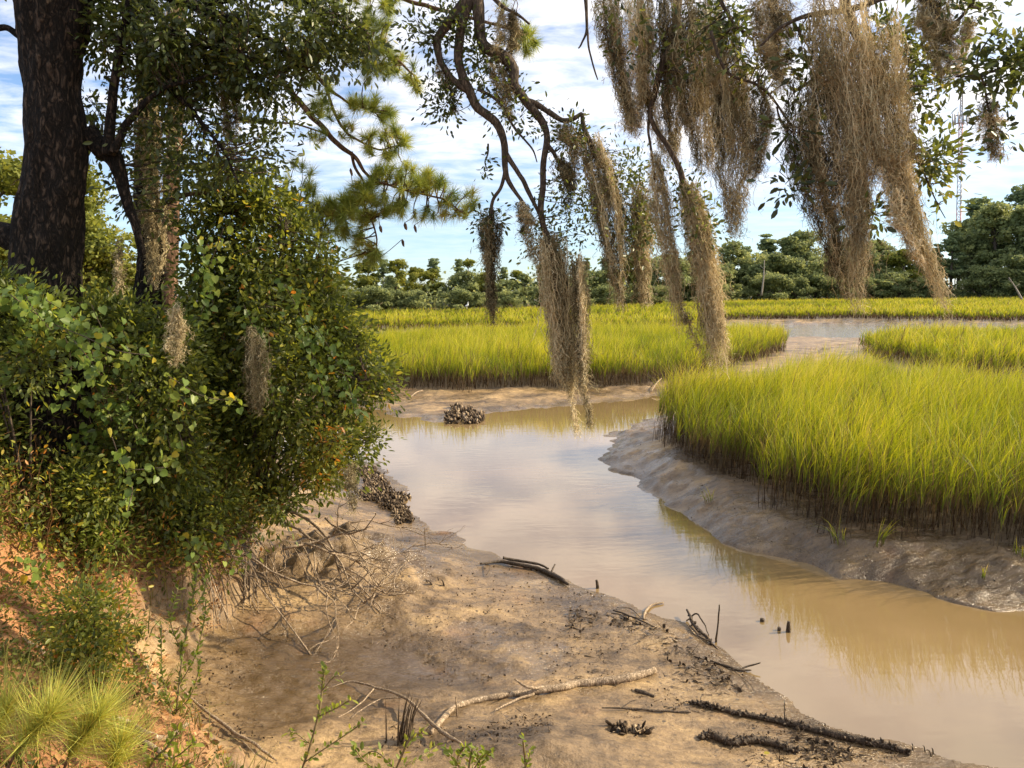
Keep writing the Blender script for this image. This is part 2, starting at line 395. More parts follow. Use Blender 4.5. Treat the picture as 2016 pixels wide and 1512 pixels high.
mpn = N(nt, 'ShaderNodeMapping'); mpn.inputs['Scale'].default_value = (1, 2.2, 1); mpn.inputs['Rotation'].default_value = (0, 0, R_(20)); nt.links.new(g.outputs['Position'], mpn.inputs[0])
nA = noise(.9, 7, .62, mpn.outputs[0]); nB = noise(7, 8, .7, mpn.outputs[0]); nC = noise(34, 5, .6)
mudc = ramp(nt, [(.36, (.045, .026, .011)), (.43, (.135, .085, .038)), (.52, (.275, .178, .082)), (.64, (.50, .335, .150))], math2('ADD', math2('MULTIPLY', nA, .65), math2('MULTIPLY', nB, .35))).outputs[0]
hole = N(nt, 'ShaderNodeTexVoronoi', Scale=9.0, Randomness=1.0); nt.links.new(g.outputs['Position'], hole.inputs['Vector'])
speck = ramp(nt, [(.37, (1,) * 3), (.41, (0,) * 3)], noise(21, 5, .75)).outputs[0]
mudc = mixc(math2('MULTIPLY', speck, .75), mudc, (.07, .047, .03))
mudc = mixc(math2('MULTIPLY', ramp(nt, [(.10, (1,) * 3), (.16, (0,) * 3)], hole.outputs['Distance']).outputs[0], ramp(nt, [(.46, (0,) * 3), (.54, (.85,) * 3)], nA).outputs[0]), mudc, (.03, .02, .012))
mudc = mixc(math2('MULTIPLY', attr('dark'), .5), mudc, (.075, .052, .033))
mudc = mixc(math2('MULTIPLY', attr('marsh'), .75), mudc, (.085, .06, .04))
mudc = mixc(math2('MULTIPLY', attr('pool'), .9), mudc, (.080, .046, .013))
mudc = mixc(math2('MULTIPLY', attr('wet'), .5), mudc, (.082, .052, .025))
soil = ramp(nt, [(.30, (.085, .045, .024)), (.45, (.28, .125, .050)), (.58, (.46, .225, .090)), (.75, (.55, .34, .18))], math2('ADD', math2('MULTIPLY', nA, .4), math2('MULTIPLY', nB, .6))).outputs[0]
col = mixc(attr('bluff'), mudc, soil)
pb = N(nt, 'ShaderNodeBsdfPrincipled'); nt.links.new(col, pb.inputs['Base Color'])
pb.inputs['Coat Roughness'].default_value = .16; pb.inputs['Coat IOR'].default_value = 1.45
wetf = math2('MAXIMUM', attr('pool'), math2('MULTIPLY', attr('wet'), .85))
rg = ramp(nt, [(0, (.50,) * 3), (1, (.10,) * 3)], math2('MULTIPLY', wetf, ramp(nt, [(.36, (.45,) * 3), (.50, (1,) * 3)], nA).outputs[0])).outputs[0]
rg2 = mixc(attr('bluff'), rg, (.9, .9, .9)); nt.links.new(rg2, pb.inputs['Roughness'])
pb.inputs['Specular IOR Level'].default_value = .6
hb = math2('ADD', math2('MULTIPLY', nB, .7), math2('MULTIPLY', nC, .3))
bp = N(nt, 'ShaderNodeBump', Strength=.95, Distance=.045); nt.links.new(hb, bp.inputs['Height']); nt.links.new(bp.outputs[0], pb.inputs['Normal'])
bp2 = N(nt, 'ShaderNodeBump', Strength=.35, Distance=.03); nt.links.new(nB, bp2.inputs['Height']); nt.links.new(bp2.outputs[0], pb.inputs['Coat Normal'])
nt.links.new(math2('MULTIPLY', math2('SUBTRACT', 1.0, attr('bluff')), ramp(nt, [(.36, (.06,) * 3), (.56, (.5,) * 3)], math2('ADD', math2('MULTIPLY', nA, .5), math2('MULTIPLY', wetf, .25))).outputs[0]), pb.inputs['Coat Weight'])
nt.links.new(pb.outputs[0], out.inputs[0])
ground = mesh('ground', [(np.column_stack([xy, z]), [gf], 0.0)], m, smooth=True)
for nm, arr in (('bluff', bl), ('pool', pool), ('wet', wet), ('dark', dark), ('marsh', marsh)):
    a = ground.data.attributes.new(nm, 'FLOAT', 'POINT'); a.data.foreach_set('value', arr.astype(np.float32))
tag(ground, 'wet brown tidal mud flat rising to an orange soil bank', None, None, 'structure')

# ------------------------------------------------------------------ water
m, nt, out = new_mat('silty_water')
g = N(nt, 'ShaderNodeNewGeometry')
pb = N(nt, 'ShaderNodeBsdfPrincipled', Roughness=.03, IOR=1.7)
wn = noise(.35, 4, .5); wc = ramp(nt, [(.35, (.19, .13, .054)), (.65, (.28, .19, .092))], wn)
sy2 = N(nt, 'ShaderNodeSeparateXYZ'); nt.links.new(g.outputs['Position'], sy2.inputs[0])
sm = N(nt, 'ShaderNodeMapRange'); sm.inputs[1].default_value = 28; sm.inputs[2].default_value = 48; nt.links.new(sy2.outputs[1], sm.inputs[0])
nt.links.new(mixc(sm.outputs[0], wc.outputs[0], (.24, .235, .225)), pb.inputs['Base Color'])  # far pond paler: its sky reflection is put into the base colour
mpw = N(nt, 'ShaderNodeMapping'); mpw.inputs['Scale'].default_value = (1.0, 2.4, 1); nt.links.new(g.outputs['Position'], mpw.inputs[0])
rp = noise(2.6, 3, .5, mpw.outputs[0])
spy = N(nt, 'ShaderNodeSeparateXYZ'); nt.links.new(g.outputs['Position'], spy.inputs[0])
rs = N(nt, 'ShaderNodeMapRange'); rs.inputs[1].default_value = 26; rs.inputs[2].default_value = 46; rs.inputs[3].default_value = .045; rs.inputs[4].default_value = .6; nt.links.new(spy.outputs[1], rs.inputs[0])
bp = N(nt, 'ShaderNodeBump', Strength=.05, Distance=.03); nt.links.new(rs.outputs[0], bp.inputs['Strength']); nt.links.new(rp, bp.inputs['Height']); nt.links.new(bp.outputs[0], pb.inputs['Normal'])
pb.inputs['Specular IOR Level'].default_value = .75
nt.links.new(pb.outputs[0], out.inputs[0])
wv = np.array([(-130, 2, 0), (130, 2, 0), (130, 100, 0), (-130, 100, 0)], float)
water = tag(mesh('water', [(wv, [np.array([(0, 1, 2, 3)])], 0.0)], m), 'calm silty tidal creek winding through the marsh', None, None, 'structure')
# ================================================================== marsh grass
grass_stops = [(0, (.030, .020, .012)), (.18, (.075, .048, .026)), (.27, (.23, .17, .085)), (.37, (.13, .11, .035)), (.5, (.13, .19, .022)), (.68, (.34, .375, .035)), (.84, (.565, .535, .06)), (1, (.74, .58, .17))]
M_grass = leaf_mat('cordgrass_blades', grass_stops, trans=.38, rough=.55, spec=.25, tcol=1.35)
def sample_poly(poly, n, xlo, xhi, ylo, yhi, wedge=True):
    p = np.stack([rng.uniform(xlo, xhi, n), rng.uniform(ylo, yhi, n)], -1)
    if wedge: p = p[np.abs(p[:, 0]) < .74 * p[:, 1] + 2.2]
    d = sdp(p, poly); k = d < .10 + .26 * fbm(p * 1.4, 3, 12) - .25 * rng.random(len(p)) ** 2
    return p[k], -d[k]
GAPS = [np.array(g, float) for g in ([(-17, 51), (-10, 53.5), (-4, 55), (1, 54.5)], [(-16.5, 52.6), (-10, 55.2), (-4, 56.6)], [(-60, 55), (-22, 59), (-8, 64), (2, 68), (14, 77), (40, 84), (80, 88)], [(-60, 66), (-20, 71), (0, 78), (16, 92), (40, 108)])]
def seg_dist(p, l):
    d = np.full(len(p), 1e9)
    for a, b in zip(l[:-1], l[1:]):
        e = b - a; t = np.clip(((p - a) @ e) / (e @ e), 0, 1); d = np.minimum(d, np.linalg.norm(p - a - t[:, None] * e, axis=1))
    return d
def marsh_patch(name, label, poly, box, dens, hgt, bw, nb, segs, lean_x=.12, stem=True, ends=.3):
    n = int((box[1] - box[0]) * (box[3] - box[2]) * dens)
    p, d = sample_poly(poly, n, *box)
    if poly is FAR:
        gd = np.minimum.reduce([seg_dist(p + .8 * fbm(p * .2, 2, 8)[:, None], g) for g in GAPS]); k = gd > 1.3; p, d = p[k], np.minimum(d, gd)[k]
    z = Hc(p) - .03
    n = len(p)
    big = fbm(p * .55, 3, 71); big2 = fbm(p * 1.9, 2, 75)
    d = np.maximum(d, 0); edge = np.exp(-d / .55)
    h = hgt * (1 + .20 * big + .07 * big2 + .15 * rng.normal(size=n)) * (.82 + .18 * (1 - edge))
    h = np.clip(h, .35 * hgt, 1.5 * hgt)
    base = np.column_stack([p, z])
    drift = np.stack([lean_x + .16 * fbm(p * 1.1, 2, 81), .08 * fbm(p * 1.1 + 5, 2, 83) - .05], -1)
    ch = []
    if stem:
        ch.append(blades(base, h * .8, drift + rng.normal(size=(n, 2)) * .10, bw * .75, 2, .02, .42, .07))
        dead = rng.random(n) < edge * .9
        k = np.where(dead)[0]
        ch.append(blades(base[k], h[k] * rng.uniform(.3, .62, len(k)), rng.normal(size=(len(k), 2)) * .30, bw * .8, 2, .08, .36, .10))
    i = np.repeat(np.arange(n), nb)
    fr = np.minimum(rng.uniform(.30, .70, len(i)) + .14 * edge[i], .74)
    b = base[i].copy(); b[:, :2] += drift[i] * (fr ** 1.8 * h[i])[:, None]; b[:, 2] += fr * h[i] * .8
    L = h[i] * rng.uniform(.36, .58, len(i)) 
    L = np.minimum(L, h[i] * 1.08 - fr * h[i] * .8)
    lean = drift[i] * 1.5 + rng.normal(size=(len(i), 2)) * ends
    tone = .15 * big[i] + .10 * big2[i] + .07 * rng.normal(size=n)[i] - (.26 * np.maximum(fbm(p * np.array([.03, .11]), 3, 6), -.25)[i] if poly is FAR else 0) + .05 * edge[i]
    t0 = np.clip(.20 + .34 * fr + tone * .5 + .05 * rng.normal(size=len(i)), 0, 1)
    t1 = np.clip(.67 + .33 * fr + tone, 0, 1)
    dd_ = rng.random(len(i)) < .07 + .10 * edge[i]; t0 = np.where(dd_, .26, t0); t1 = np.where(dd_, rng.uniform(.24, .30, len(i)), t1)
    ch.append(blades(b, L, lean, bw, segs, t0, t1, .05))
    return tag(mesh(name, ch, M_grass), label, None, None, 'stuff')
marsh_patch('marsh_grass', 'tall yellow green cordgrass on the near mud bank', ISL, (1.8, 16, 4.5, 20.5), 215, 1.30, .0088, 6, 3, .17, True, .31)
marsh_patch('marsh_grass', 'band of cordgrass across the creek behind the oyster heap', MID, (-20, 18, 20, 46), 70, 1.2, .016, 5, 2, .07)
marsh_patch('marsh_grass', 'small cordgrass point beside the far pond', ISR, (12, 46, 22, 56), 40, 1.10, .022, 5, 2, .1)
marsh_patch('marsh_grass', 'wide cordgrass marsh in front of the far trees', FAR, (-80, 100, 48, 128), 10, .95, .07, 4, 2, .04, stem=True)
# ================================================================== far trees, mast, bird
M_barkfar = bark_mat('grey_brown_bark', [(.2, (.07, .055, .042)), (.7, (.26, .21, .165))], 3.0, .3, .4, .05)
def crown_mat(nm, a, b, c): return leaf_mat(nm, [(0, a), (.5, b), (1, c)], trans=.42, rough=.6, spec=.2, tcol=1.3)
M_oakfar = crown_mat('live_oak_leaves', (.08, .105, .05), (.235, .275, .11), (.42, .43, .165))  # lightened: the haze of distance is put into the leaf colour
M_pinefar = crown_mat('pine_needles_far', (.075, .11, .06), (.205, .26, .12), (.37, .41, .165))  # paler and bluish, haze put into the needle colour too
M_limefar = crown_mat('yellow_green_leaves', (.08, .10, .022), (.22, .24, .045), (.36, .34, .07))
def crown_blobs(blobs, per, size, seed):
    """leaf clumps scattered through the lobes of a crown"""
    r = np.random.default_rng(seed); ch = []
    for (c, rad, w) in blobs:
        n = int(per * w)
        d = norm(r.normal(size=(n, 3))); rr = r.uniform(.45, 1.05, n) ** .6
        p = np.array(c) + d * rr[:, None] * np.array(rad)
        p += .10 * np.array(rad) * np.stack([fbm(p * 2.0 / max(rad) + s, 3, seed + s, .7) for s in (1, 2, 3)], -1) * 2.2
        k = fbm(p * (3.2 / max(rad)), 2, seed + 9) > -.28
        p = p[k]; d = d[k]
        L = size * r.uniform(.6, 1.5, len(p))
        nr = norm(d + r.normal(size=d.shape) * .7)
        dv = norm(np.cross(nr, r.normal(size=d.shape)))
        t = np.clip(.45 + .28 * fbm(p * (2.2 / max(rad)), 2, seed + 4) + r.normal(size=len(p)) * .16 + r.normal() * .10, 0, 1)
        ch.append(leaves(p, dv, L, t, 'quad', nr, 1.8))
    return ch
def proto_tree(name, kind, seed, mat, label, cat, group, per=800, size=.26):
    r = np.random.default_rng(seed)
    t = thing(name, label, cat, (0, 0, 0), group)
    if kind == 'round':            # broad live oak, unit about 8 m high
        tr = tube([(0, 0, -.5), (.1, .05, 1.5), (.3, 0, 3.2)], [.38, .30, .2], 7)
        lim = [tube([(.1, 0, 1.6), tuple(np.array([math.cos(a), math.sin(a), 0]) * 2.2 + np.array([0, 0, 3.5]))], [.18, .07], 5) for a in (0.3, 2.1, 4.4)]
        bl = []
        for k in range(26):
            a = r.uniform(0, 6.28); q = r.uniform(.5, 3.6); zc = r.uniform(1.2, 6.6)
            bl.append(((math.cos(a) * q, math.sin(a) * q, zc), np.array([1.15, 1.15, .8]) * r.uniform(.55, 1.3), r.uniform(.7, 1.3)))
        bl.append(((0, 0, 6.4), (1.8, 1.8, 1.2), 1.2))
        ch = crown_blobs(bl, 620, .25, seed)
    elif kind == 'pine':           # tall loblolly, unit about 16 m
        tr = tube([(0, 0, -.5), (.1, 0, 6), (-.1, .1, 15)], [.30, .24, .06], 6); lim = []; bl = []
        for k in range(30):
            zc = r.uniform(5.5, 15.6); q = (1 - (zc - 5) / 12) * 3.0 * r.uniform(.3, 1); a = r.uniform(0, 6.28)
            lim.append(tube([(0, 0, zc - .5), (math.cos(a) * q, math.sin(a) * q, zc)], [.07, .03], 4))
            bl.append(((math.cos(a) * q, math.sin(a) * q, zc), np.array([1.15, 1.15, .45]) * r.uniform(.6, 1.25), 1))
        ch = crown_blobs(bl, 480, .27, seed)
    elif kind == 'umbrella':       # bare stem and a small flat head
        tr = tube([(0, 0, -.5), (.15, 0, 6), (0, .1, 12.2)], [.20, .17, .08], 6); lim = []; bl = []
        for k in range(9):
            a = r.uniform(0, 6.28); q = r.uniform(.2, 1.6); lim.append(tube([(0, 0, 10.6), (math.cos(a) * q, math.sin(a) * q, 12)], [.07, .03], 4))
            bl.append(((math.cos(a) * q, math.sin(a) * q, r.uniform(11.6, 13.1)), (.9, .9, .45), 1))
        ch = crown_blobs(bl, 150, .3, seed)
    else:                          # open upright broadleaf, about 10 m
        tr = tube([(0, 0, -.5), (.1, .1, 4), (0, 0, 8)], [.26, .2, .06], 6); lim = []; bl = []
        for k in range(24):
            zc = r.uniform(2.2, 9.4); q = r.uniform(.2, 1) * (2.6 - abs(zc - 4.8) * .35); a = r.uniform(0, 6.28)
            lim.append(tube([(0, 0, zc * .8), (math.cos(a) * q, math.sin(a) * q, zc)], [.08, .03], 4))
            bl.append(((math.cos(a) * q, math.sin(a) * q, zc), np.array([1.0, 1.0, .7]) * r.uniform(.55, 1.3), .6))
        ch = crown_blobs(bl, per, size, seed)
    mesh('trunk', [tr] + lim, M_barkfar, t); mesh('crown', ch, mat, t)
    return t
RND = [proto_tree('live_oak', 'round', 100 + k, M_oakfar, '', 'tree', '') for k in range(3)]
PIN = [proto_tree('pine_tree', 'pine', 200 + k, M_pinefar, '', 'tree', '') for k in range(3)]
LIM = [proto_tree('broadleaf_tree', 'open', 300 + k, M_limefar, '', 'tree', '') for k in range(3)]
OPN = [proto_tree('broadleaf_tree', 'open', 330 + k, M_oakfar, '', 'tree', '') for k in range(2)]
HGT = {id(RND): 8.0, id(PIN): 16.2, id(LIM): 10.2, id(OPN): 10.2}
used = set()
def plant(kindlist, k, px, top, dep, label, group, base=None):
    q = P(px, 500, dep); x = q[0]
    zb = float(H([(x, dep)])[0]) if base is None else base
    zt = P(px, top, dep)[2]
    pr = kindlist[k % len(kindlist)]; s = (zt - zb) / HGT[id(kindlist)]
    wid = s * rng.uniform(1.1, 1.5)
    if kindlist is RND: wid = max(wid, s * 1.0)
    if pr.name not in used:
        used.add(pr.name); pr.location = (x, dep, zb); pr.scale = (wid, wid, s); pr.rotation_euler = (0, 0, rng.uniform(0, 6.28)); tag(pr, label, None, group); return pr
    return copy_thing(pr, (x, dep, zb), (wid, wid, s), rng.uniform(0, 6.28), label, group)
GL, GR = 'trees along the far left edge of the marsh', 'trees along the far right edge of the marsh'
skyL = np.array([(-300, 520), (560, 530), (680, 545), (720, 532), (800, 528), (880, 522), (960, 535), (1040, 530), (1120, 530), (1200, 525), (1290, 515), (1340, 500), (1400, 492), (1470, 486), (1520, 474), (1565, 464), (1620, 470), (1680, 480), (1740, 470), (1800, 486), (1850, 486), (1885, 448), (1925, 402), (1975, 388), (2016, 372), (2100, 360), (2300, 350)], float)
def topy(x): return float(np.interp(x, skyL[:, 0], skyL[:, 1])) - (13 if x < 1340 else 6)
def dist(x): return float(np.interp(x, [-300, 640, 1000, 1200, 1380, 1500, 1700, 2016, 2300], [84, 88, 94, 104, 122, 131, 136, 132, 125]))
LB = {('L', 'R'): 'low rounded dark green oak at the far left marsh edge', ('R', 'R'): 'dark rounded oak at the far right marsh edge',
      ('L', 'P'): 'pine showing above the oaks at the far left marsh edge', ('R', 'P'): 'tall dark pine standing behind the oaks on the right shore',
      ('L', 'Y'): 'sunlit yellow green tree in the far left tree line', ('R', 'Y'): 'lighter green tree in the far right tree line', ('L', 'O'): 'upright mid green tree in the far left tree line', ('R', 'O'): 'upright mid green tree in the far right tree line'}
k = 0
for x in np.arange(-160, 2240, 38):          # back row
    x += rng.uniform(-16, 16); side = 'L' if x < 1340 else 'R'
    if 480 > x > 330: continue
    rr = rng.random(); kl, c = (PIN, 'P') if rr < (.45 if side == 'L' else .6) else ((LIM, 'Y') if rr < .7 and side == 'L' else (OPN, 'O'))
    plant(kl, k, x, topy(x) + rng.uniform(-12, 14), dist(x) + rng.uniform(8, 20), LB[side, c], GL if side == 'L' else GR); k += 1
for x in np.arange(-150, 2230, 44):          # middle row
    x += rng.uniform(-18, 18); side = 'L' if x < 1340 else 'R'
    if 480 > x > 330: continue
    rr = rng.random(); kl, c = (RND, 'R') if rr < .5 else ((LIM, 'Y') if rr < (.85 if side == 'L' else .62) else (OPN, 'O'))
    kl, c = ((PIN, 'P') if rr < .55 else (OPN, 'O')) if x > 1820 else (kl, c)
    f = rng.uniform(.66, 1.0); b = 606 if side == 'L' else 588
    plant(kl, k, x, b - (b - topy(x)) * f, dist(x) + rng.uniform(1, 6), LB[side, c], GL if side == 'L' else GR); k += 1
for x in np.arange(-140, 2230, 54):          # low front row
    x += rng.uniform(-20, 20); side = 'L' if x < 1340 else 'R'
    if 480 > x > 330: continue
    f = rng.uniform(.36, .56) if side == 'L' else rng.uniform(.3, .5); b = 608 if side == 'L' else 588
    plant(RND, k, x, b - (b - topy(x)) * f, dist(x) - rng.uniform(1, 4), LB[side, 'R'] if side == 'L' else 'low bushy oak in the front row of the right shore', GL if side == 'L' else GR); k += 1
t = proto_tree('pine_tree', 'umbrella', 401, M_limefar, 'thin tall pine with bare stem and small flat sunlit top', 'tree', GL)
q = P(921, 500, 95); t.location = (q[0], 95, 1.0); s = (P(921, 510, 95)[2] - 1.0) / 13.3; t.scale = (s * 1.1, s * 1.1, s)
# sunlit broadleaf trees on the same bank, seen past the thick trunk
for k_, (x_, y_, h_, w_, lb) in enumerate(((-15.5, 22, 9.5, 1.0, 'sunlit yellow green tree left of the thick trunk'), (-11.6, 21, 6.2, .75, 'sunlit tree seen in the gap right of the thick trunk'), (-17, 30, 8.5, .9, 'bright tree farther back in the gap right of the thick trunk'), (-19.5, 25, 8, 1.0, 'yellow green tree behind the left edge of the thick trunk'))):
    t = proto_tree('broadleaf_tree', 'open', 350 + k_, M_limefar, lb, 'tree', 'sunlit trees behind the thick oak', 2600, .135); t.location = (x_, y_, float(H([(x_, y_)])[0])); s = h_ / 10.2; t.scale = (w_, w_, s)
# bare dead trees
def snag(px, y0, y1, dep, lean, label):
    a = P(px, y0, dep); b = P(px + lean, y1, dep)
    t = thing('dead_tree', label, 'tree', a, GR)
    mesh('trunk', [tube(resample([a, (a + b) / 2 + (.1, 0, 0), b], 8), np.linspace(.17, .05, 8), 6)], M_snag, t)
    for f, dx, dz in ((.55, .7, .5), (.75, -.6, .6)):
        c = a + (b - a) * f
        mesh('limb', [tube([c, c + np.array([dx, 0, dz])], [.05, .02], 4)], M_snag, t)
M_snag = bark_mat('bleached_wood', [(.2, (.28, .24, .2)), (.7, (.50, .45, .38))], 3, .2, .3, .03)
snag(1499, 582, 512, 124, 6, 'bare grey dead trunk standing upright against the dark oaks')
snag(2012, 590, 546, 112, -26, 'pale leaning dead trunk at the right shore below tall trees')
# dark thicket that closes the foot of the wood
n = 40000
px = rng.uniform(-250, 2300, n); dp = np.interp(px, [-300, 640, 1000, 1200, 1380, 1500, 1700, 2016, 2300], [84, 88, 94, 104, 122, 131, 136, 132, 125]) + rng.uniform(-3, 22, n)
kk = (px < 330) | (px > 480); px, dp = px[kk], dp[kk]
b = P(px, np.full(len(px), 590.), dp); zz = Hc(b[:, :2]); hh = np.abs(rng.normal(size=len(px))) * 1.3 * (1 + .6 * fbm(b[:, :2] * .25, 2, 5))
pos = np.column_stack([b[:, :2], zz + hh])
tag(mesh('undergrowth', [leaves(pos, rdir(len(px)), rng.uniform(.3, .7, len(px)), np.clip(.4 + .3 * rng.normal(size=len(px)), 0, 1), 'quad', None, 1.4)], M_oakfar), 'dark thicket under the far trees', None, None, 'stuff')
# communications mast
mm, nt, out = new_mat('galvanised_steel'); p_ = N(nt, 'ShaderNodeBsdfPrincipled', Roughness=.5, Metallic=.2); p_.inputs['Base Color'].default_value = (.46, .46, .48, 1); nt.links.new(p_.outputs[0], out.inputs[0])
mr, nt, out = new_mat('faded_red_paint'); p_ = N(nt, 'ShaderNodeBsdfPrincipled', Roughness=.6); p_.inputs['Base Color'].default_value = (.50, .26, .24, 1); nt.links.new(p_.outputs[0], out.inputs[0])
D = 250.0; a = P(1886, 560, D); a[2] = 0; top = P(1899, -60, D); plat = P(1892, 234, D)
t = thing('radio_mast', 'tall thin lattice mast with antennas rising behind the right shore trees', 'mast', a)
def lattice(name, z0, z1, w0, w1, mat, par):
    n = max(int((z1 - z0) / 1.6), 3); zs = np.linspace(z0, z1, n + 1); ch = []
    def c(z, k):
        f = (z - a[2]) / (top[2] - a[2]); w = w0 + (w1 - w0) * (z - z0) / (z1 - z0); ang = k * 2.094 + .4
        return np.array([a[0] + (top[0] - a[0]) * f + math.cos(ang) * w, a[1] + math.sin(ang) * w, z])
    for k_ in range(3):
        ch.append(tube([c(z0, k_), c(z1, k_)], .15, 4))
        for i_ in range(n): ch.append(tube([c(zs[i_], k_), c(zs[i_ + 1], (k_ + 1) % 3)], .085, 3, cap=False)); ch.append(tube([c(zs[i_], k_), c(zs[i_], (k_ + 1) % 3)], .075, 3, cap=False))
    return mesh(name, ch, mat, par)
zs = [a[2], 14, 28, 42, plat[2]]
for i_ in range(4): lattice('mast_section', zs[i_], zs[i_ + 1], .95 - .08 * i_, .87 - .08 * i_, mr if i_ % 2 else mm, t)
lattice('mast_section', plat[2], top[2], .42, .34, mm, t)
pl = mesh('antenna_platform', [tube([plat + (math.cos(u_) * 2.2, math.sin(u_) * 2.2, dz), plat + (math.cos(u_ + 2.094) * 2.2, math.sin(u_ + 2.094) * 2.2, dz)], .10, 4) for u_ in (.4, 2.49, 4.59) for dz in (-1.3, 1.2)] + [tube([plat + (0, 0, dz), plat + (math.cos(u_) * 2.2, math.sin(u_) * 2.2, dz)], .08, 4) for u_ in (.4, 2.49, 4.59) for dz in (-1.3, 1.2)], mm, t)
for i_ in range(12):
    u_ = i_ * 2 * math.pi / 12 + .2; c = plat + np.array([math.cos(u_) * 2.35, math.sin(u_) * 2.35, (i_ % 2) * .5 - .3])
    mesh('antenna', [tube([c - (0, 0, 1.7), c + (0, 0, 1.7)], .20, 6)], mm, t)
# white wading bird
mw, nt, out = new_mat('white_feathers'); p_ = N(nt, 'ShaderNodeBsdfPrincipled', Roughness=.8); p_.inputs['Base Color'].default_value = (.85, .85, .83, 1); nt.links.new(p_.outputs[0], out.inputs[0])
c = P(919, 602, 84)
bd = tag(mesh('wading_bird', [tube(resample([c + .5 * np.array((-.42, 0, -.12)), c + .5 * np.array((-.1, 0, .02)), c + .5 * np.array((.16, 0, .12)), c + .5 * np.array((.26, 0, .42)), c + .5 * np.array((.20, 0, .66)), c + .5 * np.array((.30, 0, .78)), c + .5 * np.array((.5, 0, .74))], 22), np.interp(np.linspace(0, 1, 22), [0, .15, .35, .5, .7, .86, .92, 1], [.015, .08, .10, .05, .025, .035, .015, .004]), 8),
    tube([c + .5 * np.array((-.05, .05, -.7)), c + .5 * np.array((0, .05, 0))], .012, 4), tube([c + .5 * np.array((.06, -.05, -.7)), c + .5 * np.array((.02, -.05, 0))], .012, 4)], mw, smooth=True), 'tiny white wading bird standing in the far marsh grass', 'bird')
# ================================================================== materials of the near plants
M_bark = bark_mat('furrowed_oak_bark', [(.10, (.007, .006, .005)), (.36, (.036, .026, .019)), (.70, (.15, .105, .074))], 15, .34, 1.0, .05)
M_twig = bark_mat('lichened_twig_bark', [(.15, (.05, .038, .028)), (.5, (.14, .105, .075)), (.8, (.26, .21, .15))], 26, .3, .6, .01)
M_pinebark = bark_mat('pine_bark', [(.15, (.09, .05, .03)), (.5, (.24, .145, .09)), (.8, (.42, .27, .18))], 12, .3, .7, .02)
M_oakleaf = leaf_mat('oak_leaves', [(0, (.028, .038, .012)), (.45, (.075, .098, .024)), (.8, (.16, .18, .04)), (1, (.26, .22, .05))], .36, .42, .45, 1.9)
M_shrub = leaf_mat('shrub_leaves', [(0, (.035, .048, .012)), (.4, (.095, .125, .026)), (.72, (.21, .235, .042)), (.92, (.40, .37, .06)), (1, (.50, .24, .06))], .45, .45, .4, 2.0)
M_vine = leaf_mat('vine_leaves', [(0, (.07, .12, .025)), (.5, (.17, .25, .05)), (.85, (.33, .38, .07)), (1, (.50, .42, .06))], .46, .4, .4, 1.4)
M_bright = leaf_mat('bright_leaves', [(0, (.07, .11, .02)), (.5, (.19, .25, .045)), (1, (.40, .40, .07))], .45, .45, .4, 1.4)
M_needle = leaf_mat('pine_needles', [(0, (.08, .13, .045)), (.5, (.31, .38, .085)), (.85, (.58, .56, .11)), (1, (.40, .22, .07))], .25, .45, .4, 1.3)
M_dry = leaf_mat('dry_leaves', [(0, (.10, .055, .028)), (.4, (.26, .14, .06)), (.75, (.48, .24, .09)), (1, (.55, .36, .17))], .2, .7, .2, 1.2)
M_moss = leaf_mat('spanish_moss_fibres', [(0, (.055, .045, .026)), (.28, (.185, .155, .085)), (.6, (.47, .39, .22)), (1, (.82, .70, .45))], .14, .85, .1, 1.15)

def in_frame(p, m=20):
    x, y, w = proj(p); return (w > .1) & (x > -m) & (x < W0 + m) & (y > -m) & (y < H0 + m)
def outline_sample(outl, n, dep, thick, seed=0, front=.0, gap=-.22):
    """points in the solid whose outline is given in the photo at distance dep; it swells by its own width"""
    o = np.array(outl, float); r = np.random.default_rng(seed)
    lo, hi = o.min(0), o.max(0); out = np.zeros((0, 3)); it = 0
    while len(out) < n:
        q = r.uniform(lo, hi, (n * 2, 2)); d = -sdp(q, o) + 10 * fbm(q * .03, 2, seed); q = q[d > 0]; d = d[d > 0]
        th = np.minimum(thick, d * dep / F0 * 1.1 + .05)
        s = r.uniform(-1, 1, len(q)); s = np.sign(s) * np.abs(s) ** .7
        pt = P(q[:, 0], q[:, 1], dep + s * th); it = it + 1; out = np.vstack([out, pt[fbm(pt * 2.1, 2, seed + 40) > (gap if it < 7 else -9)]])
    return out[:n]
def clusters(cen, per, spread, L, mat_tint, shape='oval', up=.2, droop=0.0, seed=0, wid=1.0, tj=.16):
    n = len(cen); i = np.repeat(np.arange(n), per)
    off = rng.normal(size=(len(i), 3)) * spread
    p = cen[i] + off
    d = norm(off + rdir(len(i), up) * spread * .8); d[:, 2] -= droop; d = norm(d)
    t = np.clip(mat_tint + .13 * rng.normal(size=n)[i] + tj * rng.normal(size=len(i)), 0, 1)
    return leaves(p, d, L * rng.uniform(.65, 1.3, len(i)), t, shape, None, wid)
def twigs_to(cen, anchors, r0=.006, frac=1.0, seg=4, far=.75):
    """thin stems from the nearest point of a set of anchor points out to each leaf cluster"""
    ch = []; A = np.asarray(anchors)
    for c in cen[: int(len(cen) * frac)]:
        a = A[np.argmin(((A - c) ** 2).sum(1))]; l = np.linalg.norm(c - a)
        if l < .03 or l > far: continue
        m_ = (a + c) / 2 + rng.normal(size=3) * l * .12
        ch.append(tube(resample([a, m_, c], seg), np.linspace(r0, r0 * .4, seg), 4, cap=False))
    return ch
def tw(ch): return [(*c_, 1) for c_ in ch]
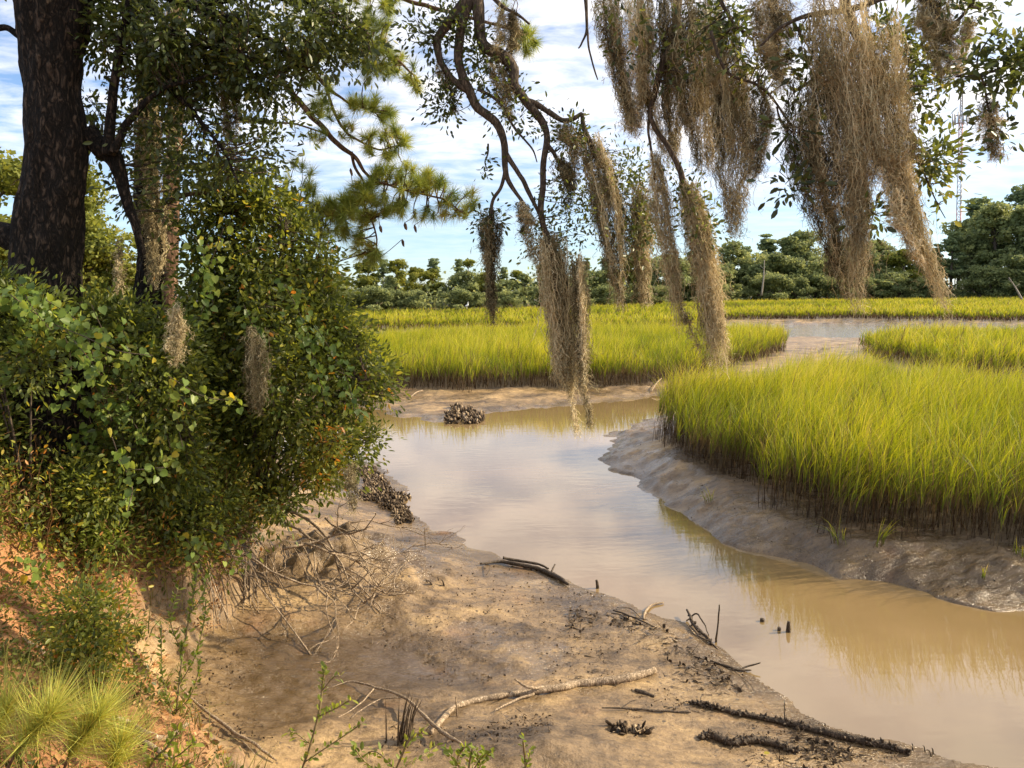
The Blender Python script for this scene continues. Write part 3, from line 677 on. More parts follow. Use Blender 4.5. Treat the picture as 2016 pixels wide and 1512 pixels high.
def limb(pp, dep, r, n=None, sides=8, bump=.12, dd=0.0):
    """pp: pixels of the middle line, r: radii in pixels, dep: distance (one value or one per point)"""
    pp = np.array(pp, float); dep = np.broadcast_to(np.asarray(dep, float), (len(pp),))
    q = P(pp[:, 0], pp[:, 1], dep); n = n or len(pp) * 5
    path = resample(q, n); path = path + .012 * np.stack([fbm(path * 5 + s, 2, s + 1) for s in (3, 6, 9)], -1)
    rr = np.interp(np.linspace(0, 1, n), np.linspace(0, 1, len(r)), r) * dep.mean() / F0
    return tube(path, rr, sides, bump, 16, .5), path

# ------------------------------------------------------------------ big oak on the bank
t = thing('oak_tree', 'thick dark furrowed oak trunk on the left bank', 'tree', (-3.95, 6.5, 1.2))
tq = np.array([(112, -400, 92), (110, -120, 84), (105, 0, 79), (101, 90, 68), (104, 180, 58), (111, 270, 60), (108, 350, 62), (100, 420, 69), (93, 490, 75), (88, 600, 80), (84, 760, 92), (80, 960, 130)], float)
path = resample(P(tq[:, 0], tq[:, 1], np.full(len(tq), 6.5)), 170); rr = np.interp(np.linspace(0, 1, 170), np.linspace(0, 1, len(tq)), tq[:, 2]) * 6.5 / F0 * .87
trunk_chunks = [tube(path, rr, 128, .12, 8, .5, 3)]
mesh('trunk', trunk_chunks, M_bark, t, smooth=True)
LO = []
for pp, dep, r in (([(168, 265), (195, 290), (222, 312), (240, 350), (252, 400), (268, 445), (284, 500)], 6.6, [24, 20, 18, 13, 11, 9, 6]),
                   ([(214, 305), (216, 250), (222, 190), (232, 120), (250, 40), (265, -60)], 6.5, [13, 10, 9, 9, 8, 8]),
                   ([(222, 300), (245, 250), (285, 205), (330, 175), (400, 150)], 6.45, [9, 7, 6, 4, 3]),
                   ([(50, 480), (10, 462), (-40, 450), (-120, 440)], 6.4, [30, 24, 22, 20]),
                   ([(35, 70), (10, 55), (-30, 60), (-90, 50)], 6.5, [7, 6, 6, 5]),
                   ([(120, -60), (240, -40), (380, 10), (500, 60), (600, 140)], 6.8, [18, 13, 10, 7, 3]),
                   ([(265, -60), (300, 20), (345, 70), (400, 90), (470, 100)], 6.6, [9, 7, 6, 5, 3]),
                   ([(380, 10), (520, -10), (640, 20), (720, 60)], 6.9, [9, 7, 5, 3]),
                   ([(330, 175), (390, 230), (440, 300), (470, 360)], 6.6, [5, 4, 3, 2])):
    tb, pa = limb(pp, dep, r); mesh('limb', [tb], M_bark, t, smooth=True); LO.append(pa)
LO = np.vstack(LO)
O1 = [(160, -60), (640, -60), (690, 10), (680, 70), (640, 120), (600, 130), (560, 190), (500, 200), (440, 170), (330, 180), (230, 160), (170, 100)]
O2 = [(165, 130), (300, 130), (480, 170), (560, 200), (590, 260), (560, 330), (480, 360), (420, 350), (330, 420), (250, 400), (200, 330), (165, 230)]
O3 = [(610, 40), (730, 60), (745, 130), (705, 160), (650, 140)]
cen = np.vstack([outline_sample(O1, 330, 6.7, 1.0, 1, 0, -.12), outline_sample(O2, 110, 7.0, .7, 2, 0, -.12), outline_sample(O3, 24, 6.9, .3, 3), outline_sample([(-250, -520), (500, -520), (700, -300), (660, -60), (100, -60), (-250, -100)], 230, 6.6, 1.6, 4)])
mesh('crown', [clusters(cen, 25, .095, .070, .38, 'oval', .1, .25)] + tw(twigs_to(cen, LO, .007, .8)), [M_oakleaf, M_twig], t)

# ------------------------------------------------------------------ second, moss covered tree
t = thing('moss_covered_tree', 'slim tree wrapped in grey moss behind the thick oak', 'tree', (-4.0, 7.6, 1.2))
tb, pa = limb([(268, -80), (282, 60), (292, 150), (292, 260), (288, 380), (292, 480), (290, 620), (285, 760), (285, 860)], 7.6, [16, 17, 19, 20, 20, 24, 26, 28, 32], 90, 24, .2)
mesh('trunk', [tb], M_bark, t, smooth=True)
for pp, r in (([(288, 250), (330, 225), (370, 190), (410, 140), (440, 60)], [8, 6, 5, 4, 4]), ([(290, 420), (350, 390), (420, 375), (470, 330)], [7, 5, 4, 2])):
    tb, p2 = limb(pp, 7.6, r); mesh('limb', [tb], M_twig, t, smooth=True); pa = np.vstack([pa, p2])
cen = outline_sample([(230, 260), (380, 240), (470, 300), (440, 420), (360, 470), (330, 420), (230, 420)], 40, 7.9, .5, 5)
mesh('crown', [clusters(cen, 22, .10, .068, .38, 'oval', 0, .3)] + tw(twigs_to(cen, pa, .006)), [M_oakleaf, M_twig], t)

# ------------------------------------------------------------------ pine
def tufts(cen, dirs, per=110, L=.155, w=.0056, tint=.58):
    i = np.repeat(np.arange(len(cen)), per); n = len(i)
    d = norm(dirs[i] * .75 + rdir(n) * .85)
    p = cen[i] - dirs[i] * rng.uniform(0, .09, n)[:, None]
    return leaves(p, d, L * rng.uniform(.7, 1.15, n), np.clip(tint + .13 * rng.normal(size=len(cen))[i] + .12 * rng.normal(size=n), 0, 1), 'needle', None, w)
t = thing('pine_tree', 'pine reaching over the creek with long drooping needle sprays', 'tree', (-4.1, 9.2, 1.1))
tb, pa = limb([(360, -620), (352, -90), (350, 60), (345, 200), (338, 400), (330, 620), (325, 800)], 9.2, [5, 13, 14, 15, 16, 17, 19], 80, 16, .15)
mesh('trunk', [tb], M_pinebark, t, smooth=True)
PL = []
for pp, r in (([(352, -20), (430, 60), (500, 110), (560, 165), (600, 212), (635, 250), (669, 288), (700, 312), (718, 340), (732, 357)], [8, 7, 6, 6, 6, 5.5, 5, 4, 3, 3]),
              ([(500, 60), (560, 95), (600, 121), (642, 170), (662, 187), (690, 205), (730, 215)], [5, 4, 4, 4, 3, 2, 2]),
              ([(642, 170), (648, 195), (659, 225), (683, 260), (718, 284), (750, 295), (785, 285)], [3.5, 3, 3, 2.5, 2, 2, 1.5]),
              ([(690, 300), (700, 330), (715, 360), (716, 400), (735, 440), (742, 490)], [3.5, 3, 2.5, 2, 2, 1.5]),
              ([(732, 357), (770, 366), (794, 375), (843, 385), (878, 396), (915, 420)], [3, 2.5, 2, 2, 1.5, 1.2]),
              ([(716, 400), (670, 410), (628, 409), (590, 390), (520, 360), (420, 330), (346, 330)], [2, 2, 3, 4, 4, 5, 6]),
              ([(352, -60), (480, -40), (600, -10), (700, 70), (760, 100), (810, 145)], [7, 6, 5, 4, 3, 2]),
              ([(600, -40), (700, -30), (801, 0), (857, 14), (940, 40), (1000, 55), (1035, 70)], [5, 5, 4, 4, 3, 3, 2]),
              ([(480, 238), (530, 240), (580, 245), (640, 262)], [3, 3, 2, 1.5])):
    tb, p2 = limb(pp, 8.8, r, None, 7, .1); mesh('limb', [tb], M_pinebark, t, smooth=True); PL.append(p2)
PL = np.vstack(PL)
cen = np.vstack([outline_sample(o, n, 8.8, .55, 20 + j) for j, (o, n) in enumerate((
    ([(690, 375), (740, 335), (790, 320), (850, 335), (930, 380), (938, 420), (915, 455), (880, 420), (800, 425), (755, 430), (735, 470), (750, 515), (725, 520), (690, 480), (640, 470), (610, 440), (620, 420)], 210),
    ([(690, 195), (745, 175), (800, 240), (806, 290), (770, 315), (700, 290)], 50),
    ([(690, 60), (750, 80), (830, 140), (845, 180), (800, 175), (730, 150)], 44), ([(560, -20), (760, -30), (770, 60), (740, 130), (640, 120), (560, 60)], 60), ([(600, 180), (700, 200), (700, 280), (620, 290)], 16),
    ([(560, 290), (640, 350), (655, 420), (600, 455), (550, 420)], 46),
    ([(720, -30), (790, -10), (770, 60), (730, 80)], 18),
    ([(990, -20), (1050, -10), (1068, 80), (1035, 120), (1000, 80)], 22),
    ([(600, 460), (640, 480), (640, 540), (610, 530)], 8),
    ([(200, -620), (500, -620), (620, -350), (600, -80), (200, -80)], 90),
    ([(560, 30), (680, 60), (700, 180), (640, 230), (590, 200)], 40)))])
near = PL[((PL[None] - cen[:, None]) ** 2).sum(-1).argmin(1)]
mesh('needles', [tufts(cen, norm(cen - near + rng.normal(size=cen.shape) * .04 + np.array([0, 0, .05])))] + tw(twigs_to(cen, PL, .008, 1.0)), [M_needle, M_pinebark], t)
# cones and old dead twigs below the sprays
pc = P(np.array([748, 797, 792, 816, 640, 655, 690]), np.array([452, 447, 480, 452, 500, 515, 340]), np.full(7, 8.7))
for c in pc: mesh('cone_stalk', [tube([c + (0, 0, .05), (c + cen[((cen - c) ** 2).sum(1).argmin()]) / 2 + (0, 0, .02), cen[((cen - c) ** 2).sum(1).argmin()]], .004, 4)], M_pinebark, t)
for c in pc: mesh('cone', [tube([c + (0, 0, .05), c + (.005, 0, .025), c + (.012, .004, -.015), c + (.02, .006, -.035)], [.005, .018, .015, .003], 7, .3, 60)], M_pinebark, t)

# ------------------------------------------------------------------ live oak that hangs over from the right
t = thing('live_oak', 'live oak with bent bare limbs hanging into the view from above', 'tree', (5.2, -1.5, 1.4))
tr = resample([(5.2, -1.5, .6), (5.1, -1.4, 2.6), (4.9, -1.1, 4.4), (4.9, -.4, 6.2)], 40)
mesh('trunk', [tube(tr, np.linspace(.62, .40, 40), 32, .12, 6, .5, 2)], M_bark, t, smooth=True)
top3 = np.array([4.9, -.4, 6.2]); OL = []
def olimb(pts, r, sides=9):
    pa = resample(pts, 40); pa = pa + .03 * np.stack([fbm(pa * 2 + s, 2, s) for s in (1, 4, 8)], -1)
    mesh('limb', [tube(pa, np.interp(np.linspace(0, 1, 40), np.linspace(0, 1, len(r)), r), sides, .1, 14)], M_bark, t, smooth=True); OL.append(pa); return pa
a1 = P(940, -40, 6.8); a2 = P(926, -40, 6.8); a3 = P(1640, -60, 4.3); a4 = P(1340, -60, 5.2)
olimb([top3, (3.6, 2.4, 7.2), (1.5, 5.2, 7.0), a1], [.30, .20, .09, .052])
olimb([top3, (4.6, 2.0, 6.7), (3.2, 3.6, 5.9), a3], [.24, .14, .06, .03])
olimb([(3.6, 2.4, 7.2), (2.6, 4.0, 6.5), a4], [.12, .06, .03])
for e in ((7.5, 6.5, 8.6), (8.6, 8.6, 9.4), (5.6, 8.6, 8.8), (9.5, 6.2, 10)): olimb([top3, (top3 + np.array(e)) / 2 + (0, 0, .6), e], [.24, .15, .05])
def vis_limb(pp, dep, r, part='limb'):
    tb, pa = limb(pp, dep, r, None, 9, .16); mesh(part, [tb], M_twig, t, smooth=True); OL.append(pa)
Dm = 6.8
for pp, r in (([(926, -40), (918, 0), (895, 31), (867, 70), (864, 97), (872, 125), (885, 149), (912, 174), (930, 185)], [12, 12, 11, 9, 8, 7, 7, 6, 5]),
              ([(930, -30), (923, 0), (908, 50), (903, 104), (909, 139), (923, 174), (940, 212), (978, 243), (992, 278), (994, 312), (996, 347), (1013, 378), (1037, 410)], [12, 11, 10, 9, 9, 9, 9, 8, 7, 6, 5, 4, 3]),
              ([(994, 312), (993, 335), (982, 371), (968, 392), (964, 423)], [5, 4, 3.5, 3.5, 4]),
              ([(996, 305), (1017, 337), (1030, 354), (1044, 385), (1062, 420)], [5, 5, 4.5, 4, 3]),
              ([(940, -40), (942, 10), (947, 69), (958, 94), (992, 115), (1010, 135), (1013, 170), (1034, 194), (1065, 236), (1076, 271), (1069, 312), (1069, 364), (1065, 416), (1079, 468)], [14, 12, 11, 11, 11, 10, 9, 9, 8, 7, 6, 6, 6, 7]),
              ([(1034, 194), (1060, 205), (1086, 222), (1114, 236), (1145, 222)], [6, 6, 6, 6, 4]),
              ([(1145, 222), (1147, 245), (1156, 270), (1175, 310)], [4, 5, 6, 6]),
              ([(1076, 285), (1087, 300), (1100, 318), (1125, 330)], [5, 4, 3.5, 2]),
              ([(940, 175), (980, 200), (1015, 255), (1045, 295), (1056, 320)], [3, 3, 2.5, 2, 1.2]),
              ([(964, 285), (962, 305), (955, 320), (958, 335)], [2, 1.6, 1.3, 1]),
              ([(1045, 50), (1020, 30), (985, 10), (960, -20)], [2, 3, 4, 5]),
              ([(1079, 468), (1090, 520), (1095, 580)], [9, 12, 10])):
    vis_limb(pp, Dm, r)
for pp, dep, r in (([(1340, -60), (1330, 60), (1300, 140), (1280, 215), (1290, 255), (1318, 290), (1338, 330), (1350, 380), (1380, 420), (1390, 470), (1395, 510)], 5.6, [9, 8, 7, 5, 4.5, 5, 6, 7, 7, 7, 6]),
                   ([(1280, 215), (1277, 260), (1281, 300), (1290, 360)], 5.6, [3, 2.5, 2.5, 2]),
                   ([(1413, -10), (1430, 25), (1448, 49), (1476, 66), (1510, 75)], 5.0, [4, 3.5, 3, 2.5, 2]),
                   ([(1400, 60), (1420, 128), (1448, 153), (1496, 170), (1531, 208), (1560, 250)], 4.9, [3, 3, 3, 3, 2.5, 2]),
                   ([(1531, 208), (1540, 235), (1565, 262)], 4.8, [2, 2, 1.5]),
                   ([(1150, -20), (1153, 50), (1145, 85), (1140, 95)], 6.0, [4, 3, 2, 1.5]), ([(1153, 50), (1160, 100), (1170, 140), (1176, 158)], 6.0, [2.5, 2, 1.6, 1]),
                   ([(1640, -60), (1670, 20), (1690, 70), (1720, 110), (1760, 170), (1800, 215)], 4.8, [11, 9, 8, 6, 4, 2]),
                   ([(1690, 70), (1650, 160), (1610, 210), (1590, 260)], 4.3, [6, 5, 3, 2]), ([(1670, 20), (1560, 40), (1500, 90)], 4.3, [6, 4, 2]),
                   ([(1720, 110), (1745, 220), (1760, 300), (1790, 360)], 4.8, [5, 4, 3, 2]),
                   ([(1670, 20), (1790, -10), (1860, 45), (1880, 42), (1905, 18), (1925, -10)], 4.5, [6, 5, 4, 3, 3, 3]),
                   ([(2080, 90), (2016, 118), (1970, 135), (1930, 146), (1885, 150)], 4.0, [5, 4, 3, 2.5, 1.5]),
                   ([(1930, 146), (1938, 175), (1944, 215), (1962, 250), (1978, 265)], 4.0, [2.5, 2.2, 2, 1.5, 1]), ([(1925, 146), (1930, 110), (1950, 75), (1972, 55)], 4.0, [2, 1.6, 1.3, 1]),
                   ([(1760, 170), (1800, 300), (1830, 370), (1860, 430)], 4.9, [3, 2, 1.4, .8]), ([(1700, 320), (1705, 400), (1720, 420)], 4.25, [3, 2, 1])):
    vis_limb(pp, dep, r)
OLa = np.vstack(OL)
def spray(outl, n, dep, th, per, spread, L, tint, seed):
    cen = outline_sample(outl, n, dep, th, seed)
    return cen, clusters(cen, per, spread, L, tint, 'oval', .25, .1)
allc, lf = [], []
for s, (outl, n, dep, th, per, spread, L, tint) in enumerate((
    ([(800, 45), (870, 20), (880, 60), (850, 90), (810, 80)], 14, 6.8, .3, 22, .07, .055, .28),
    ([(880, -20), (990, -20), (985, 60), (960, 110), (900, 90), (865, 60)], 26, 6.8, .35, 22, .08, .055, .25),
    ([(825, 150), (870, 140), (900, 180), (880, 245), (850, 220), (830, 190)], 16, 6.8, .2, 24, .06, .052, .25),
    ([(930, 100), (1010, 110), (1020, 190), (1060, 240), (1010, 250), (960, 200), (920, 150)], 30, 6.9, .4, 22, .08, .052, .33),
    ([(1040, 200), (1110, 240), (1160, 260), (1190, 260), (1160, 300), (1100, 290), (1050, 260)], 18, 6.8, .25, 22, .07, .05, .3),
    ([(1070, 360), (1150, 330), (1250, 330), (1285, 400), (1270, 470), (1190, 470), (1140, 480), (1060, 520), (1040, 470)], 90, 6.9, .45, 30, .075, .043, .5),
    ([(1190, 270), (1230, 290), (1265, 310), (1270, 360), (1220, 350)], 16, 6.9, .3, 20, .09, .045, .5),
    ([(950, 330), (965, 290), (975, 330), (960, 345)], 3, 6.8, .1, 14, .04, .05, .45),
    ([(935, 430), (1000, 400), (1000, 430), (950, 460)], 8, 6.8, .2, 20, .05, .05, .25),
    ([(1230, 440), (1320, 430), (1330, 500), (1240, 520)], 14, 6.8, .3, 20, .08, .045, .45),
    ([(1330, 330), (1390, 390), (1410, 450), (1415, 540), (1385, 545), (1375, 450), (1335, 400)], 24, 5.6, .2, 20, .05, .045, .55),
    ([(1400, 10), (1460, 20), (1470, 60), (1420, 70)], 16, 5.0, .25, 22, .06, .05, .5),
    ([(1180, -20), (1480, -20), (1460, 120), (1300, 160), (1200, 100)], 40, 5.4, .35, 12, .06, .05, .4),
    ([(1560, 60), (1720, 60), (1740, 240), (1600, 260)], 34, 4.4, .4, 12, .06, .055, .4),
    ([(1455, 90), (1540, 100), (1560, 180), (1500, 210), (1440, 180)], 20, 4.9, .25, 16, .07, .048, .55),
    ([(1720, 60), (1800, 50), (1860, 120), (1850, 230), (1780, 260), (1740, 180)], 44, 4.95, .3, 20, .07, .058, .52),
    ([(1760, 240), (1840, 230), (1870, 330), (1800, 350), (1770, 300)], 26, 4.9, .25, 18, .07, .058, .55),
    ([(1810, 340), (1850, 350), (1870, 430), (1840, 440)], 7, 4.9, .15, 10, .07, .055, .6),
    ([(1680, 390), (1720, 390), (1735, 430), (1690, 440)], 9, 4.25, .12, 16, .05, .058, .38),
    ([(1850, -30), (1940, -30), (1930, 30), (1880, 15)], 14, 4.5, .2, 18, .06, .055, .33),
    ([(1880, 125), (1960, 115), (2060, 70), (2060, 130), (1990, 165), (1940, 200), (1890, 180)], 30, 4.0, .25, 20, .055, .052, .36),
    ([(1925, 200), (1960, 195), (1990, 260), (1970, 280), (1945, 260)], 10, 4.0, .1, 14, .045, .048, .36),
    ([(1935, 110), (1960, 60), (1980, 50), (1960, 100)], 5, 4.0, .08, 12, .04, .045, .4),
    ([(820, -420), (1150, -420), (1120, -50), (860, -50)], 26, 6.8, .9, 24, .11, .07, .4),
    ([(1200, -420), (1900, -460), (2000, -60), (1250, -60)], 34, 4.9, .9, 22, .10, .065, .4),
    ([(1540, 240), (1580, 250), (1570, 380), (1545, 370)], 8, 4.2, .15, 18, .06, .055, .2))):
    c, l = spray(outl, n, dep, th, per, spread, L, tint, 60 + s); allc.append(c); lf.append(l)
# unseen crown clusters, shaped to shade the bank and spare the mud
n = 6000
c = np.stack([rng.uniform(3.5, 12.5, n), rng.uniform(5.6, 11, n), rng.uniform(6.4, 13, n)], -1)
s0 = (c[:, 0] + 2.0) / sdir[0]
zb = c[:, 2] - s0 * sdir[2]; yb = c[:, 1] - s0 * sdir[1]
k = (~in_frame(c, 60)) & (zb > .9) & (zb < 3.7) & (yb > 6.5) & (fbm(np.stack([yb, zb], -1) * 1.5, 2, 77) > -.30)
c = c[k][:210]
lf.append(clusters(c, 30, .20, .085, .4, 'oval', .2, .1)); 
mesh('crown', lf + tw(twigs_to(np.vstack(allc), OLa, .005, 1.0, 4, .38)), [M_oakleaf, M_twig], t)
# ================================================================== Spanish moss, each hanging beard a thing of its own
COLS = ('thick mossy column', 'long pale moss column', 'slim moss strand')
def moss(label, pp, dep, w, n, tint=.5, curl=10, seed=0, cat='moss', depth_scale=.9):
    lo_ = .72 if label.startswith(COLS) else .30
    r = np.random.default_rng(seed + 500)
    pp = np.array(pp, float); K = 40
    sp = resample(P(pp[:, 0], pp[:, 1], np.full(len(pp), float(dep))), K)
    ww = np.interp(np.linspace(0, 1, K), np.linspace(0, 1, len(w)), w) * dep / F0 * (1 + .22 * vnoise(np.column_stack([np.linspace(0, 9, K), np.full(K, seed * 3.7)]), seed))
    seg = 14; u = np.linspace(0, 1, seg)
    length = np.linalg.norm(np.diff(sp, axis=0), axis=1).sum()
    t0 = r.random(n) ** 1.25 * .86; t1 = np.minimum(t0 + r.uniform(.06, .42, n), 1.0)
    t1 = np.where(r.random(n) < .10, np.minimum(t1 + .1, 1.06), t1)
    ang = r.uniform(0, 6.28, n); rad = np.sqrt(r.random(n))
    # a few ropes inside the beard, so that it splits into strands
    nr_ = max(int(n / 46), 5); ra = r.uniform(0, 6.28, nr_); rd = np.sqrt(r.random(nr_)) * .95; rid = r.integers(0, nr_, n)
    rt = r.uniform(lo_, 1.0, nr_) ; rt[: max(nr_ // 4, 2)] = 1.0; rs_ = r.random(nr_) ** 1.6 * .45; t0 = np.maximum(t0, rs_[rid] * rt[rid]); t1 = np.where(r.random(n) < .9, np.minimum(t1, rt[rid] * r.uniform(.9, 1.03, n)), t1); t0 = np.minimum(t0, t1 - .06)
    ox = np.where(r.random(n) < .93, np.cos(ra[rid]) * rd[rid] + r.normal(size=n) * .05, np.cos(ang) * rad)
    oy = np.where(r.random(n) < .93, np.sin(ra[rid]) * rd[rid] + r.normal(size=n) * .05, np.sin(ang) * rad) * depth_scale
    tt = t0[:, None] + (t1 - t0)[:, None] * u[None]
    f = np.clip(tt, 0, 1) * (K - 1); i0 = np.minimum(f.astype(int), K - 2); fr = (f - i0)[..., None]
    c = sp[i0] * (1 - fr) + sp[i0 + 1] * fr
    c[..., 2] -= np.maximum(tt - 1, 0) * length
    wi = ww[i0] * (1 - fr[..., 0]) + ww[i0 + 1] * fr[..., 0]
    c[..., 0] += ox[:, None] * wi; c[..., 1] += oy[:, None] * wi
    ph = r.uniform(0, 6.28, (n, 1)); am = .005 + .016 * r.random((n, 1)) ** 2
    c[..., 0] += am * np.sin(u[None] * r.uniform(9, 26, (n, 1)) + ph); c[..., 1] += am * np.cos(u[None] * r.uniform(9, 26, (n, 1)) + ph * 2)
    c += r.normal(size=c.shape) * .0055
    c[..., :2] += np.cumsum(r.normal(size=(n, seg, 2)) * .0055, 1)
    stray = (r.random(n) < .16)[:, None] * u[None] * r.normal(size=(n, 1)) * .07; c[..., 0] += stray; c[..., 1] += (r.random(n) < .16)[:, None] * u[None] * r.normal(size=(n, 1)) * .06
    a = r.uniform(0, 3.14, n); side = np.stack([np.cos(a), np.sin(a), np.zeros(n)], -1)[:, None]
    hw = (.0015 * dep / 4.2 * (1 - .6 * u ** 2))[None, :, None] * r.uniform(.7, 1.5, (n, 1, 1))
    v = np.stack([c - side * hw, c + side * hw], 2).reshape(n, seg * 2, 3)
    q = np.array([(2 * i, 2 * i + 1, 2 * i + 3, 2 * i + 2) for i in range(seg - 1)])
    fq = (np.arange(n)[:, None, None] * seg * 2 + q[None]).reshape(-1, 4)
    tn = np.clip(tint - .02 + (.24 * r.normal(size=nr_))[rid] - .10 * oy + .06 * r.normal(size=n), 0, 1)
    ch = [(v.reshape(-1, 3), [fq], np.repeat(tn, seg * 2))]
    # curled side fibres
    m = n * curl; si = r.integers(0, n, m); sj = r.integers(0, seg - 1, m)
    b = c[si, sj] + (c[si, sj + 1] - c[si, sj]) * r.random((m, 1))
    d = r.normal(size=(m, 3)); d[:, 2] = d[:, 2] * .7 - .4; d = norm(d); L = r.uniform(.007, .026, m)
    bend = norm(d + r.normal(size=(m, 3)) * .55 + np.array([0, 0, -.4]))
    s2 = norm(np.cross(d, r.normal(size=(m, 3)))) * (.00105 * dep / 4.2)
    p1 = b + d * L[:, None]; p2 = p1 + bend * L[:, None]
    v2 = np.stack([b - s2, b + s2, p1 + s2 * .8, p1 - s2 * .8, p2], 1)
    o = np.arange(m)[:, None] * 5
    ch.append((v2.reshape(-1, 3), [o + np.array([[0, 1, 2, 3]]), o + np.array([[3, 2, 4]])], np.repeat(np.clip(tn[si] + .12 * r.normal(size=m), 0, 1), 5)))
    return tag(mesh('spanish_moss', ch, M_moss), label, cat, 'beards of Spanish moss hanging from the branches')
